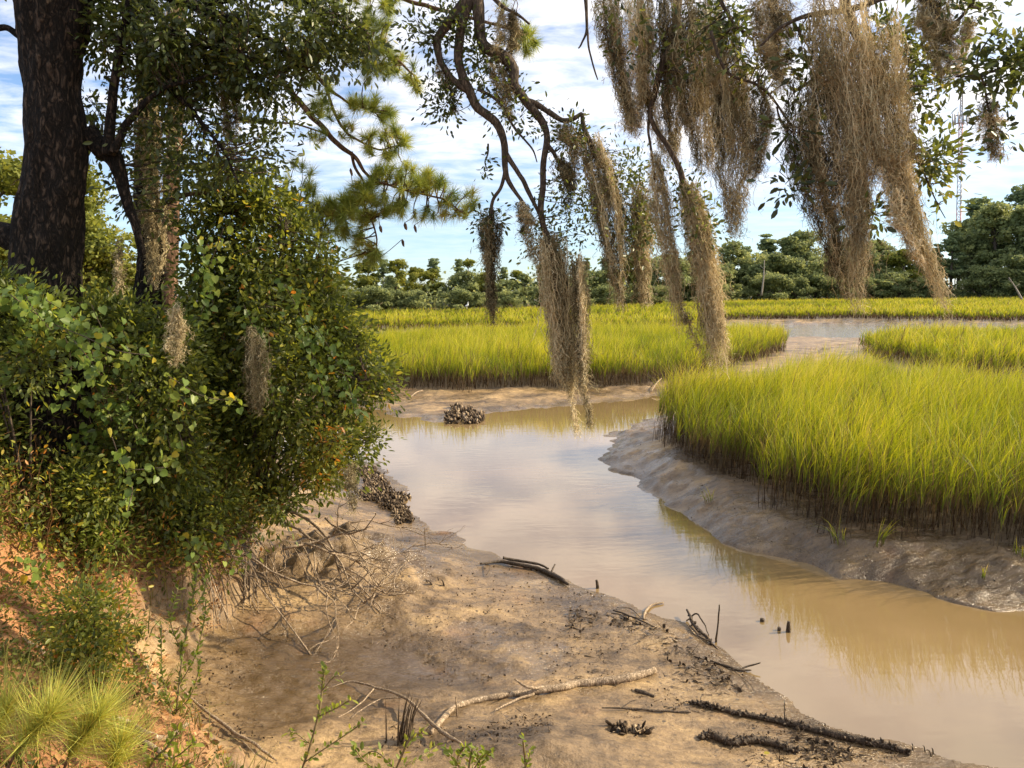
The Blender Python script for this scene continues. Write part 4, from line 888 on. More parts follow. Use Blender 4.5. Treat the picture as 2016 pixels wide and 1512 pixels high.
BEARDS = [
 ('broad shaggy moss veil at the top, beside the biggest beard', [(1520, -50), (1525, 40), (1532, 110), (1545, 190)], 4.5, [48, 46, 38, 12], 380, .42),
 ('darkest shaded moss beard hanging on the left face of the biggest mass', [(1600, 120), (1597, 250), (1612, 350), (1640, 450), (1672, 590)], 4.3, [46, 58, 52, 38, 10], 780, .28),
 ('biggest moss beard, thick from the top edge and ending in a long tail', [(1640, -50), (1655, 90), (1680, 240), (1690, 350), (1690, 460), (1695, 612)], 4.2, [78, 62, 52, 40, 24, 9], 900, .5),
 ('shaggy sunlit moss beard ending in the tail farthest right', [(1735, 20), (1742, 150), (1755, 270), (1778, 360), (1810, 460), (1862, 605)], 4.15, [48, 54, 50, 30, 18, 6], 720, .55),
 ('thin pale moss tail hanging between the two long tails', [(1745, 320), (1768, 410), (1790, 475), (1815, 525)], 4.1, [20, 15, 10, 4], 120, .6),
 ('pale moss tuft draped near the top right corner', [(1838, -40), (1845, 40), (1860, 100), (1868, 165)], 4.5, [34, 38, 34, 14], 300, .62),
 ('wispy moss curtain under the leafy twig at top right', [(1900, 30), (1892, 70), (1888, 120), (1890, 150)], 4.5, [28, 24, 18, 8], 90, .6),
 ('small moss wisp below the right leafy twig', [(1944, 185), (1950, 240), (1955, 285), (1960, 318)], 4.0, [14, 13, 9, 4], 100, .58),
 ('sunlit tan moss beard, first of the middle bunch from the gap of sky', [(1215, -50), (1225, 50), (1235, 140), (1245, 215), (1250, 270)], 5.6, [52, 58, 50, 26, 8], 640, .58),
 ('long moss beard behind the bent grey twig of the middle bunch', [(1300, -50), (1305, 100), (1312, 220), (1325, 330)], 5.7, [62, 60, 44, 12], 720, .45),
 ('brown moss beard in the centre of the middle bunch', [(1372, -50), (1372, 110), (1378, 240), (1390, 345)], 5.5, [58, 58, 46, 20], 720, .40),
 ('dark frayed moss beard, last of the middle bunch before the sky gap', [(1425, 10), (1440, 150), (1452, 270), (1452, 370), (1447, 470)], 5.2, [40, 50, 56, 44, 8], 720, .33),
 ('short moss tuft on the thin twigs between the middle bunch and biggest mass', [(1478, 140), (1490, 230), (1488, 300), (1480, 360)], 5.0, [30, 36, 28, 8], 240, .42),
 ('long pale moss column hanging in front of the creek bend', [(1352, 350), (1378, 470), (1395, 570), (1412, 722)], 5.6, [20, 27, 30, 24], 620, .64),
 ('narrow spindle of moss just beside the long pale column', [(1288, 290), (1300, 400), (1320, 510), (1336, 655)], 5.6, [10, 22, 17, 5], 260, .45),
 ('single moss thread trailing over the grass beside the pale column', [(1338, 590), (1355, 640), (1378, 695)], 5.6, [6, 5, 3], 30, .6),
 ('lone dark moss tail hanging by itself against the sky', [(965, 405), (966, 470), (965, 560), (973, 640)], 6.8, [30, 24, 11, 4], 330, .30),
 ('tan moss beard with a bright edge hanging from the broken limb', [(1160, 255), (1180, 330), (1200, 420), (1213, 520), (1222, 615)], 6.8, [26, 42, 40, 20, 7], 560, .52),
 ('thick mossy column that reaches down in front of the creek', [(1080, 450), (1098, 560), (1110, 680), (1120, 770)], 6.8, [30, 34, 34, 18], 620, .52),
 ('longest moss thread, ending over the water beside the mossy column', [(1112, 660), (1120, 740), (1130, 810), (1140, 862)], 6.8, [10, 8, 5, 2], 60, .6),
 ('slim moss strand clinging to the side of the mossy column', [(1140, 490), (1144, 590), (1147, 680), (1150, 770)], 6.7, [15, 16, 14, 4], 220, .52),
 ('fluffy moss bunch hanging behind the tan beard with the bright edge', [(1250, 350), (1252, 440), (1262, 530), (1268, 605)], 6.9, [34, 46, 30, 10], 480, .55),
 ('small tan moss tuft where the forked limb ends', [(1025, 395), (1040, 450), (1052, 520)], 6.8, [16, 24, 8], 160, .58),
 ('ragged moss along the topmost bent limbs', [(1000, 10), (1000, 60), (992, 110), (990, 150)], 6.8, [34, 34, 26, 10], 240, .46),
 ('short moss fringe under the long bent limb', [(965, 105), (985, 160), (1000, 210), (1010, 240)], 6.8, [24, 24, 18, 8], 140, .5),
 ('moss fringe beneath the broken limb stub', [(1110, 240), (1118, 270), (1125, 300), (1130, 340)], 6.8, [24, 24, 18, 6], 140, .4),
 ('dark moss tuft hanging inside the limb fork', [(1095, 305), (1105, 340), (1115, 370), (1112, 420)], 6.8, [24, 28, 22, 8], 180, .33),
 ('thin moss wisp against the sky under the left limbs', [(870, 90), (875, 140), (888, 190), (896, 230)], 6.8, [14, 14, 9, 4], 60, .5),
 ('long grey moss beard hanging in the shade of the oak crown', [(448, 20), (450, 100), (452, 190), (458, 300)], 6.9, [26, 32, 28, 10], 420, .5),
 ('grey moss clinging high on the slim moss covered tree', [(285, 190), (292, 260), (295, 330), (300, 400)], 7.35, [26, 28, 26, 16], 360, .46),
 ('grey moss clinging low on the slim moss covered tree', [(300, 370), (300, 430), (300, 490), (302, 570)], 7.3, [26, 30, 28, 12], 300, .48),
 ('moss drape at the top beside the slim mossy tree', [(330, 0), (340, 80), (345, 170), (350, 260)], 7.2, [28, 34, 28, 10], 320, .38),
 ('small moss wisp hanging in the gap beside the thick trunk', [(236, 460), (237, 510), (236, 560), (235, 600)], 7.0, [12, 12, 9, 4], 80, .5),
 ('pale moss tuft caught in the heart leaved vine', [(345, 590), (348, 640), (346, 680), (342, 720)], 6.0, [10, 14, 16, 8], 110, .66),
 ('moss strand drooping from the big bush over the mud', [(688, 910), (692, 945), (694, 985), (695, 1020)], 7.3, [14, 12, 8, 4], 80, .45),
 ('moss beard tangled in the face of the big bush', [(500, 640), (505, 700), (508, 760), (505, 820)], 6.85, [22, 30, 24, 10], 200, .36)]
BEARDS.append(('thin curling moss thread, second to reach over the water', [(1140, 680), (1148, 760), (1158, 810), (1163, 850)], 6.7, [8, 6, 4, 2], 45, .6))
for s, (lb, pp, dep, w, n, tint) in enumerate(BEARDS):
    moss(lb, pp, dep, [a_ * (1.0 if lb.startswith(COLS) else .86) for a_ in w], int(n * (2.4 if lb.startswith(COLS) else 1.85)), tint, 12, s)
# ================================================================== big bush and the plants of the bank
t = thing('big_bush', 'large dark leafy bush leaning from the bank over the mud', 'bush', (-2.6, 8.0, 1.2))
BO = [(395, 380), (430, 335), (490, 350), (560, 380), (605, 440), (640, 510), (668, 590), (700, 650), (735, 705), (765, 760), (790, 772), (765, 800), (742, 830), (758, 862), (725, 895), (690, 925), (640, 950), (575, 985), (540, 1000), (480, 960), (440, 900), (400, 800), (370, 650), (370, 480)]
stem0 = np.array([-2.75, 8.2, 1.0]); BS = []
for a, b in (((470, 700), (455, 420)), ((520, 760), (560, 450)), ((560, 800), (640, 600)), ((600, 850), (720, 740)), ((500, 850), (420, 600)), ((620, 900), (740, 860)), ((540, 900), (520, 640))):
    p1 = P(*a, 8.0 + rng.uniform(-.3, .3)); p2 = P(*b, 8.0 + rng.uniform(-.6, .4))
    pa = resample([stem0, p1, p2], 24); mesh('stem', [tube(pa, np.linspace(.032, .008, 24), 6, .1, 20)], M_twig, t); BS.append(pa)
BS = np.vstack(BS)
cen = np.vstack([outline_sample(BO, 1150, 8.0, 1.0, 90), outline_sample([(370, 480), (500, 480), (520, 900), (430, 900), (370, 700)], 300, 8.2, .6, 89)])
mesh('foliage', [clusters(cen, 24, .11, .070, .45, 'oval', .15, .15)] + tw(twigs_to(cen, BS, .006, .7)), [M_shrub, M_twig], t)
sp = np.vstack([outline_sample(o, n, 7.8, .15, 95 + i_) for i_, (o, n) in enumerate((([(740, 760), (800, 765), (800, 780), (745, 785)], 9), ([(720, 840), (765, 850), (760, 870), (720, 868)], 8), ([(700, 640), (745, 690), (735, 700), (690, 660)], 8), ([(640, 505), (665, 520), (660, 560), (640, 545)], 8)))])
mesh('foliage', [clusters(sp, 16, .06, .052, .55, 'oval', .3, .0)] + tw(twigs_to(sp, cen, .005)), [M_shrub, M_twig], t)

def shrub(name, label, cat, outl, dep, th, n, per, spread, L, tint, mat, shape='oval', base=None, seed=0, droop=.1, up=.3, group=None, sw=1.0):
    o = np.array(outl, float); c0 = o.mean(0)
    b = hit(c0[0], o[:, 1].max() - 6) if base is None else hit(*base)
    if base is None: dep = float(np.clip(b[1] + .1, 3.6, 8.5))
    b[2] = float(H([(b[0], b[1])])[0])
    t = thing(name, label, cat, b, group)
    cen = outline_sample(outl, n, dep, th, seed, 0, -.05)
    st = []; anc = []
    for k in range(5):
        e = cen[rng.integers(len(cen))]; pa = resample([b, (b + e) / 2 + (0, 0, .08), e], 14); anc.append(pa); st.append(tube(pa, np.linspace(.011, .003, 14) * sw, 5))
    mesh('stems', st, M_twig, t)
    mesh('foliage', [clusters(cen, per, spread, L, tint, shape, up, droop)] + tw(twigs_to(cen, np.vstack(anc), .004 * sw, .7)), [mat, M_twig], t)
    return t
G1 = 'shrubs on the left bank'
shrub('willow_shrub', 'bright yellow green shrub with narrow leaves in the middle of the bank', 'shrub', [(180, 700), (250, 680), (310, 720), (310, 790), (260, 830), (190, 800)], 5.6, .35, 90, 26, .06, .055, .5, M_bright, 'slim', None, 101, 0, .6, G1)
shrub('fern', 'small bright fern like plant below the yellow green shrub', 'plant', [(90, 880), (150, 865), (190, 890), (175, 930), (110, 950)], 5.0, .2, 34, 26, .05, .045, .6, M_bright, 'slim', None, 102, .1, .3, G1)
shrub('feathery_shrub', 'green shrub with feathery narrow leaf rows above the bank edge', 'shrub', [(370, 960), (420, 910), (470, 905), (480, 960), (460, 1030), (400, 1040)], 6.2, .3, 80, 24, .055, .055, .48, M_bright, 'slim', None, 103, 0, .5, G1)
shrub('grey_green_shrub', 'grey green twiggy shrub at the foot of the thick trunk', 'shrub', [(-60, 560), (30, 590), (110, 620), (160, 720), (120, 820), (0, 860), (-60, 860)], 5.8, .5, 420, 22, .10, .052, .40, M_shrub, 'oval', (60, 1020), 104, .1, .3, G1)
shrub('leafy_shrub', 'dark leafy shrub between the trunk foot and the big bush', 'shrub', [(140, 620), (260, 610), (360, 640), (400, 720), (390, 900), (300, 1010), (200, 930), (150, 800)], 6.5, .55, 460, 24, .11, .056, .40, M_shrub, 'oval', (270, 1010), 105, .1, .3, G1)
shrub('tangled_shrub', 'tangled green shrub with red tinted leaves on the bank', 'shrub', [(-60, 850), (60, 850), (150, 920), (230, 990), (220, 1060), (100, 1050), (-60, 1010)], 5.0, .4, 220, 22, .09, .050, .46, M_shrub, 'oval', None, 106, .1, .3, G1)
shrub('low_shrub', 'low yellowish shrub just above the orange soil', 'shrub', [(150, 1060), (210, 1040), (230, 1100), (200, 1140), (150, 1130)], 4.8, .2, 46, 22, .06, .048, .55, M_bright, 'oval', None, 107, .1, .4, G1)
shrub('overhanging_shrub', 'shaded leafy shrub drooping over the bank edge under the big bush', 'shrub', [(220, 960), (400, 980), (540, 960), (560, 1010), (500, 1080), (400, 1120), (300, 1110), (230, 1060)], 6.4, .45, 220, 22, .10, .050, .40, M_shrub, 'oval', None, 108, .3, .1, G1)
shrub('autumn_shrub', 'yellow and red tinted leaves on the lowest branches over the mud', 'shrub', [(590, 880), (650, 850), (720, 860), (735, 900), (690, 930), (660, 965), (620, 960)], 7.4, .3, 80, 20, .08, .056, .72, M_shrub, 'oval', (560, 980), 109, .2, .2, G1)
shrub('grey_shrub', 'dry greyish shrub on the orange slope', 'shrub', [(110, 1170), (190, 1160), (230, 1230), (225, 1330), (170, 1370), (120, 1290)], 4.4, .25, 150, 26, .075, .034, .62, M_shrub, 'oval', None, 110, .1, .4, G1, .55)
# vines with heart shaped leaves
def vine(label, lines, dep, n, L, tint, seed):
    t = thing('vine', label, 'vine', P(*lines[0][-1], dep), 'vines with heart shaped leaves'); A = []
    for l in lines:
        q = np.array(l, float); pa = resample(P(q[:, 0], q[:, 1], np.full(len(q), dep) + rng.uniform(-.12, .12, len(q))), 30); A.append(pa)
    mesh('stem', [tube(pa, .0035, 4) for pa in A], M_twig, t)
    A = np.vstack(A); p = A[rng.integers(0, len(A), n)] + rng.normal(size=(n, 3)) * .05
    d = rng.normal(size=(n, 3)) * .5 + np.array([.1, -.2, -.6]); nr = norm(rng.normal(size=(n, 3)) * .45 + np.array([.45, -.55, .45]))
    mesh('foliage', [leaves(p, d, L * rng.uniform(.65, 1.25, n), np.clip(tint + .2 * rng.normal(size=n), 0, 1), 'heart', nr)], M_vine, t)
vine('vine hanging down the face of the big bush from its crown', [[(380, 460), (400, 500), (410, 560), (395, 620), (360, 680), (340, 720)], [(440, 450), (410, 540), (420, 600)], [(395, 620), (350, 650), (320, 720)]], 6.7, 120, .062, .62, 1)
vine('vine trailing from the trunk foot across the shaded leaves', [[(20, 580), (90, 630), (160, 660), (230, 690), (300, 700)], [(120, 640), (170, 700), (200, 740)], [(40, 560), (60, 600), (100, 650)]], 5.3, 110, .055, .45, 2)
vine('vine with yellowing leaves low in front of the big bush', [[(320, 770), (360, 790), (350, 830), (360, 880)], [(330, 740), (400, 780), (470, 790)], [(300, 800), (330, 860), (340, 920)]], 6.1, 80, .062, .7, 3)
vine('leafy vine creeping down to the orange soil', [[(220, 860), (250, 920), (330, 920)], [(240, 910), (260, 960), (250, 1010)], [(90, 1100), (60, 1130), (30, 1120)]], 5.2, 60, .055, .5, 4)
vine('vine hanging over the bank edge above the pale mud', [[(400, 1040), (440, 1060), (460, 1100)], [(360, 1050), (380, 1080), (400, 1100)]], 6.2, 40, .05, .6, 5)

vine('vine climbing over the foot of the thick trunk', [[(30, 560), (60, 620), (40, 700), (20, 760)], [(60, 600), (120, 650), (140, 720), (120, 790)], [(90, 590), (160, 640), (190, 720)]], 5.5, 170, .06, .42, 6)
vine('shaded vine mat between the thick trunk and the slim mossy tree', [[(180, 600), (210, 680), (200, 760), (220, 830)], [(240, 640), (260, 720), (250, 800), (280, 860)], [(150, 760), (180, 840), (160, 900)]], 6.0, 180, .058, .34, 7)
vine('vine spilling over the lower right face of the big bush', [[(560, 560), (600, 640), (620, 720), (640, 800)], [(480, 600), (520, 700), (540, 800)], [(620, 640), (680, 740), (700, 820)]], 6.95, 200, .06, .36, 8)
# low cover of the bank: small leaves, straw and fallen leaves
n = 150000
p = np.stack([rng.uniform(-9, -1.0, n), rng.uniform(2.4, 12, n)], -1); d = -sdp(p, BLUFF); k = (d > .25) & (np.abs(p[:, 0]) < .78 * p[:, 1] + .6)
p, d = p[k], d[k]; dens = sstep(-.35, .25, fbm(p * 1.1, 3, 91) + .5 * sstep(4.6, 6.5, p[:, 1]) + .25 * (d - 1))
k = rng.random(len(p)) < dens; p, d = p[k], d[k]; z = Hc(p); m_ = len(p)
hh = np.abs(rng.normal(size=m_)) * (.05 + .22 * (.6 + fbm(p * 1.3, 3, 19)) * sstep(.4, 2, d) * sstep(4, 6, p[:, 1]))
tag(mesh('undergrowth', [leaves(np.column_stack([p, z + hh]), rdir(m_, .3), rng.uniform(.02, .045, m_), np.clip(.45 + .16 * rng.normal(size=m_) + .15 * fbm(p * 2, 2, 5), 0, 1), 'oval')], M_shrub), 'small leafy ground cover on the left bank', None, None, 'stuff')
n = 80000
p = np.stack([rng.uniform(-8, -.8, n), rng.uniform(2.2, 11, n)], -1); d = -sdp(p, BLUFF); k = (d > .12) & (np.abs(p[:, 0]) < .78 * p[:, 1] + .6); p = p[k]; z = Hc(p); m_ = len(p)
pos = np.column_stack([p, z + .008 + .015 * rng.random(m_)])
dv = rng.normal(size=(m_, 3)) * np.array([1, 1, .25])
h_ = m_ // 2
tag(mesh('leaf_litter', [leaves(pos[:h_], dv[:h_], rng.uniform(.025, .06, h_), rng.random(h_), 'oval', norm(rng.normal(size=(h_, 3)) * .4 + np.array([0, 0, 1]))), leaves(pos[h_:], dv[h_:], rng.uniform(.08, .2, m_ - h_), rng.uniform(.3, 1, m_ - h_), 'needle', None, .004)], M_dry), 'fallen brown leaves and pine straw on the orange soil', None, None, 'stuff')
n = 11000
p = np.stack([rng.uniform(-7, -1.2, n), rng.uniform(2.6, 9, n)], -1); d = -sdp(p, BLUFF); k = (d > .1) & (fbm(p * 1.6, 2, 14) > -.05) & (np.abs(p[:, 0]) < .78 * p[:, 1] + .6); p, d = p[k], d[k]; z = Hc(p)
M_tuft = leaf_mat('bank_grass_blades', [(0, (.12, .075, .03)), (.4, (.18, .17, .05)), (.75, (.28, .28, .07)), (1, (.46, .38, .16))], .3, .6, .2, 1.3)
tag(mesh('grass', [blades(np.column_stack([p, z]), rng.uniform(.12, .34, len(p)), rng.normal(size=(len(p), 2)) * .5 + np.array([.25, -.1]), .006, 3, .3, .8, .16)], M_tuft), 'thin dry and green grass blades on the left bank', None, None, 'stuff')

# thick low growth between the shrubs
n = 26000
p = np.stack([rng.uniform(-9, -1.5, n), rng.uniform(3, 12, n)], -1); d = -sdp(p, BLUFF); p = p[d > .12]; z = Hc(p); q = np.column_stack([p, z + .1]); qx, qy, _ = proj(q)
dd = -sdp(np.stack([qx, qy], -1) + 25 * fbm(p * 1.5, 2, 4)[:, None], [(-80, 700), (200, 760), (400, 850), (560, 940), (575, 1010), (500, 1065), (410, 1115), (330, 1130), (270, 1150), (260, 1230), (190, 1180), (130, 1120), (60, 1080), (-80, 1090)])
k = dd > 0; q = q[k][:2100]; hq = np.abs(rng.normal(size=len(q))) * .22; q[:, 2] += hq - .06
h_ = int(len(q) * .62); h2 = int(len(q) * .8)
tag(mesh('undergrowth', [clusters(q[:h_], 22, .09, .050, .45, 'oval', .3, .1, 0, 1.0, .2), clusters(q[h_:h2], 26, .08, .045, .80, 'oval', .3, .1, 0, 1.0, .14), (*clusters(q[h2:], 26, .07, .045, .45, 'slim', .5, 0), 1), (*clusters(q[::3] + rng.normal(size=q[::3].shape) * .06, 16, .08, .04, .4, 'slim', .2, .2), 2), (*blades(np.repeat(q[::2], 5, 0) - np.array([0, 0, .1]) + rng.normal(size=(len(q[::2]) * 5, 3)) * .05, rng.uniform(.1, .35, len(q[::2]) * 5), rng.normal(size=(len(q[::2]) * 5, 2)) * .6, .006, 3, .2, .7), 2)], [M_shrub, M_bright, M_dry]), 'thick mixed low growth between the shrubs of the bank', None, None, 'stuff')
# pine seedlings at the lower left corner
def seedling(label, pts, dep, n, seed):
    q = np.array(pts, float); pa = resample(P(q[:, 0], q[:, 1], np.full(len(q), dep)), 30)
    t = thing('pine_seedling', label, 'seedling', pa[0], 'pine seedlings on the bank'); mesh('stem', [tube(pa, np.linspace(.007, .004, 30), 5)], M_pinebark, t)
    f = rng.uniform(.25, 1, n); i_ = (f * 29).astype(int); ax = norm(pa[-1] - pa[0])[None]; d = norm(ax * rng.uniform(.5, 1.3, (n, 1)) + rdir(n) * .75)
    mesh('needles', [leaves(pa[i_] + rng.normal(size=(n, 3)) * .004, d, rng.uniform(.14, .27, n), np.clip(.74 + .14 * rng.normal(size=n), 0, .93), 'needle', None, .0030)], M_needle, t)
seedling('yellow green pine seedling in the lowest corner of the bank', [(5, 1530), (40, 1470), (75, 1430), (105, 1400)], 2.9, 800, 1)
seedling('pine seedling leaning beside the crossed grey sticks', [(120, 1530), (140, 1480), (170, 1440), (200, 1405)], 3.0, 800, 2)
seedling('smallest pine seedling at the far left edge of the bank', [(-30, 1500), (-10, 1440), (20, 1385)], 3.2, 500, 3)
seedling('pine seedling nearest the sapling on the bank face', [(215, 1545), (225, 1500), (240, 1455)], 3.1, 500, 4)
# saplings in front of the mud
def sapling(name, label, lines, dep, L, step, tint, mat=M_bright, shape='oval', r0=.0055, group='saplings at the bank edge'):
    q = np.array(lines[0], float); A = [resample(P(q[:, 0], q[:, 1], np.full(len(q), dep)), 60)]
    b = A[0][0].copy(); b[2] = min(float(H([(b[0], b[1])])[0]), b[2]); 
    t = thing(name, label, 'sapling', b, group)
    for l in lines[1:]:
        q = np.array(l, float); A.append(resample(P(q[:, 0], q[:, 1], dep + np.linspace(0, rng.uniform(-.2, .2), len(q))), 24))
    st = [tube(np.vstack([b[None], pa]) if i_ == 0 and np.linalg.norm(b - pa[0]) > .02 else pa, r0 * (1 if i_ == 0 else .55), 5) for i_, pa in enumerate(A)]
    mesh('stem', st, M_stem, t)
    pos, dv = [], []
    for pa in A:
        ln = np.linalg.norm(np.diff(pa, axis=0), axis=1).sum(); m_ = max(int(ln / step), 2)
        i_ = np.linspace(1, len(pa) - 1, m_).astype(int); tg = np.gradient(pa, axis=0)[i_]
        for s_ in (-1, 1, 0):
            sd_ = norm(np.cross(tg, rng.normal(size=tg.shape) * .6 + np.array([0, 1, 0]))) * (s_ if s_ else .3)
            pos.append(pa[i_] + rng.normal(size=tg.shape) * .006); dv.append(norm(sd_ + norm(tg) * .7))
    pos = np.vstack(pos); dv = np.vstack(dv)
    mesh('foliage', [leaves(pos, dv, L * rng.uniform(.6, 1.25, len(pos)), np.clip(tint + .2 * rng.normal(size=len(pos)), 0, 1), shape, None, 1.1)], mat, t)
M_stem = bark_mat('green_brown_stem', [(.2, (.16, .12, .06)), (.7, (.34, .28, .15))], 30, .3, .2, .004)
sapling('sapling', 'tall leafy green sapling growing up the eroded bank face', [[(330, 1540), (345, 1420), (358, 1300), (375, 1200), (390, 1120)], [(345, 1420), (320, 1330), (318, 1230)], [(352, 1350), (385, 1290), (402, 1220), (405, 1180)], [(360, 1290), (335, 1220), (350, 1160)], [(348, 1400), (375, 1370), (395, 1310)], [(340, 1460), (310, 1440), (330, 1380)], [(372, 1210), (400, 1170), (408, 1130)]], 4.15, .034, .022, .5)
sapling('sapling', 'upright thin sapling standing before the brown puddle', [[(585, 1540), (610, 1470), (628, 1400), (636, 1340), (640, 1315)], [(628, 1410), (660, 1395), (690, 1378)], [(600, 1500), (660, 1460), (712, 1425)], [(612, 1465), (585, 1445), (572, 1440)], [(634, 1360), (655, 1335), (668, 1330)]], 3.4, .034, .034, .5)
sapling('sapling', 'low sapling with arching leafy shoots by the pale stick', [[(770, 1540), (790, 1490), (808, 1455), (832, 1440)], [(780, 1515), (740, 1480), (712, 1490)], [(775, 1520), (830, 1490), (860, 1470)], [(770, 1535), (720, 1500), (700, 1475)]], 3.4, .034, .03, .5)
sapling('sapling', 'small bushy green sapling at the bottom beside the pale stick', [[(920, 1545), (925, 1500), (930, 1475)], [(922, 1530), (890, 1490), (880, 1480)], [(922, 1530), (950, 1490), (966, 1480)], [(922, 1540), (900, 1500), (915, 1470)], [(922, 1540), (945, 1510), (940, 1480)]], 3.4, .034, .02, .45)
sapling('sapling', 'tiny three leaved shoot rising from the dark mud hump', [[(1036, 1545), (1034, 1500), (1030, 1458)], [(1035, 1510), (1042, 1490), (1044, 1478)]], 3.5, .03, .03, .5)
sapling('sapling', 'broad leaved green shoot in the lower left beside crossed sticks', [[(290, 1540), (300, 1500), (330, 1470), (350, 1440)], [(300, 1500), (260, 1450), (240, 1440)], [(305, 1495), (345, 1490), (385, 1460)], [(290, 1530), (330, 1520), (380, 1500)]], 3.3, .04, .028, .6)
# dark spiky tuft under the bank lip
c = hit(262, 1262); n = 90
dk = tag(mesh('spiky_tuft', [blades(np.repeat(c[None] + (0, 0, -.02), n, 0) + rng.normal(size=(n, 3)) * np.array([.05, .05, 0]), rng.uniform(.12, .24, n), rng.normal(size=(n, 2)) * .55 + np.array([.2, -.1]), .011, 3, .1, .35, .06)], M_shrub), 'dark spiky leaf tuft under the lip of the bank', 'plant')
# cordgrass tufts standing alone on the mud
def tuft(px, py, label, n, h, lean):
    c = hit(px, py); b = np.repeat(c[None], n, 0) + rng.normal(size=(n, 3)) * np.array([.03, .03, 0]); b[:, 2] = c[2] - .02
    return tag(mesh('grass_tuft', [blades(b, rng.uniform(.5, 1, n) * h, rng.normal(size=(n, 2)) * .3 + np.array(lean), .011, 4, .3, .95, .1)], M_grass), label, 'grass tuft', 'single grass tufts on the mud')
tuft(1940, 1140, 'lone bright green blade tuft on the open mud at the water edge', 7, .24, (0, 0))
tuft(1655, 1070, 'leaning grass tuft with a bent stem before the near marsh', 14, .42, (-.3, 0))
tuft(1730, 1075, 'grass tuft with stems splayed down to the mud', 12, .4, (.6, -.2))
tuft(1395, 990, 'thin pale grass tuft at the narrow end of the near marsh', 9, .34, (-.4, -.1))
tuft(2008, 1095, 'grass tuft at the right edge of the mud bank', 9, .26, (-.1, 0))
# ================================================================== driftwood, stubs, oysters
M_wood = bark_mat('weathered_driftwood', [(.12, (.15, .11, .07)), (.40, (.42, .32, .22)), (.75, (.66, .54, .40))], 40, .25, .5, .008)
M_darkwood = bark_mat('wet_dark_wood', [(.12, (.035, .026, .018)), (.45, (.12, .088, .060)), (.8, (.27, .20, .14))], 40, .25, .6, .008, .6)
GW = 'driftwood lying on the mud'
def gpath(pp, lift, r):
    q = np.array([hit(a, b) for a, b in pp]); q[:, 2] += np.broadcast_to(np.asarray(lift, float), (len(q),)) + np.mean(r) * .3
    pa = resample(q, len(q) * 7); return pa + .008 * np.stack([fbm(pa * 9 + s, 2, s) for s in (1, 2, 3)], -1) * np.array([1, 1, .4])
def stick(name, label, pp, r, mat, lift=0.0, forks=(), knobs=0, cat='driftwood', group=GW, bump=.18):
    pa = gpath(pp, lift, r); rr = np.interp(np.linspace(0, 1, len(pa)), np.linspace(0, 1, len(r)), r)
    t = thing(name, label, cat, pa[0], group)
    ch = [tube(pa, rr, 9, bump, 22, .5)]
    if knobs:
        i_ = rng.integers(2, len(pa) - 1, knobs); d = rdir(knobs, .35); p = pa[i_] + d * rr[i_][:, None] * .6
        for a, b, l in zip(p, d, rng.uniform(.012, .038, knobs)): ch.append(tube([a, a + b * l * .5, a + b * l], [.007, .011, .003], 5, .2, 60))
    mesh('stick_body', ch, mat, t, smooth=True)
    for fp, fl, fr in forks:
        p2 = gpath(fp, fl, fr); mesh('fork', [tube(p2, np.interp(np.linspace(0, 1, len(p2)), np.linspace(0, 1, len(fr)), fr), 7, bump, 22)], mat, t, smooth=True)
    return t
stick('driftwood_branch', 'long curved pale branch with a raised fork, lying on the mud', [(850, 1452), (868, 1425), (895, 1402), (935, 1384), (985, 1377), (1050, 1369), (1108, 1358), (1140, 1352), (1190, 1347), (1240, 1339), (1290, 1324)], [.014, .02, .021, .022, .022, .023, .027, .03, .034, .035, .026], M_wood, .01,
      [([(1108, 1358), (1070, 1366), (1040, 1374), (1012, 1374)], [.01, .04, .08, .13], [.017, .014, .011, .007]), ([(900, 1412), (897, 1412)], [0, .15], [.007, .004]), ([(1050, 1375), (1000, 1392), (975, 1402)], [.02, .02, .01], [.010, .008, .004]), ([(1000, 1376), (1006, 1384)], [.02, .09], [.006, .003])])
stick('driftwood_branch', 'thin pale stick slanting down past the dark stub', [(652, 1355), (690, 1350), (740, 1368), (795, 1397), (830, 1428), (868, 1460), (908, 1480)], [.004, .007, .009, .010, .012, .013, .010], M_wood, [.0, .02, .05, .08, .08, .06, .03], [([(740, 1368), (700, 1400), (665, 1415)], [.05, .02, 0], [.006, .004, .003]), ([(795, 1397), (740, 1392), (690, 1415)], [.08, .04, 0], [.005, .005, .003])])
stick('barnacled_branch', 'long dark branch crusted with shells pointing into the creek', [(1355, 1389), (1400, 1396), (1450, 1408), (1530, 1426), (1590, 1441), (1690, 1463), (1740, 1476), (1792, 1487)], [.010, .013, .016, .022, .028, .030, .026, .012], M_darkwood, .01, [([(1545, 1428), (1546, 1420)], [.02, .16], [.006, .003])], 240)
stick('barnacled_branch', 'short thick branch crusted with shells beside a small puddle', [(1380, 1463), (1400, 1457), (1440, 1468), (1480, 1463), (1520, 1470), (1548, 1480), (1572, 1490)], [.010, .026, .024, .030, .022, .016, .010], M_darkwood, .015, (), 150)
stick('dark_log', 'short black log chunk at the end of the curved pale branch', [(1250, 1362), (1268, 1368), (1288, 1376)], [.012, .022, .012], M_darkwood)
stick('driftwood_branch', 'low dark branch lying at the water edge below the creek bend', [(945, 1114), (985, 1112), (1020, 1116), (1060, 1124), (1085, 1136), (1105, 1147), (1119, 1156)], [.010, .02, .025, .024, .028, .028, .014], M_darkwood, .02, [([(990, 1110), (1010, 1112), (1060, 1117), (1080, 1124)], [.06, .05, .03, .02], [.018, .018, .014, .01]), ([(955, 1116), (965, 1125), (958, 1136)], [.02, .05, .02], [.006, .005, .004]), ([(1085, 1132), (1092, 1122)], [.03, .06], [.012, .008])])
stick('driftwood_branch', 'small curved grey twig where the mud meets the water', [(1268, 1222), (1270, 1208), (1285, 1196), (1306, 1190)], [.008, .012, .013, .008], M_wood, .01)
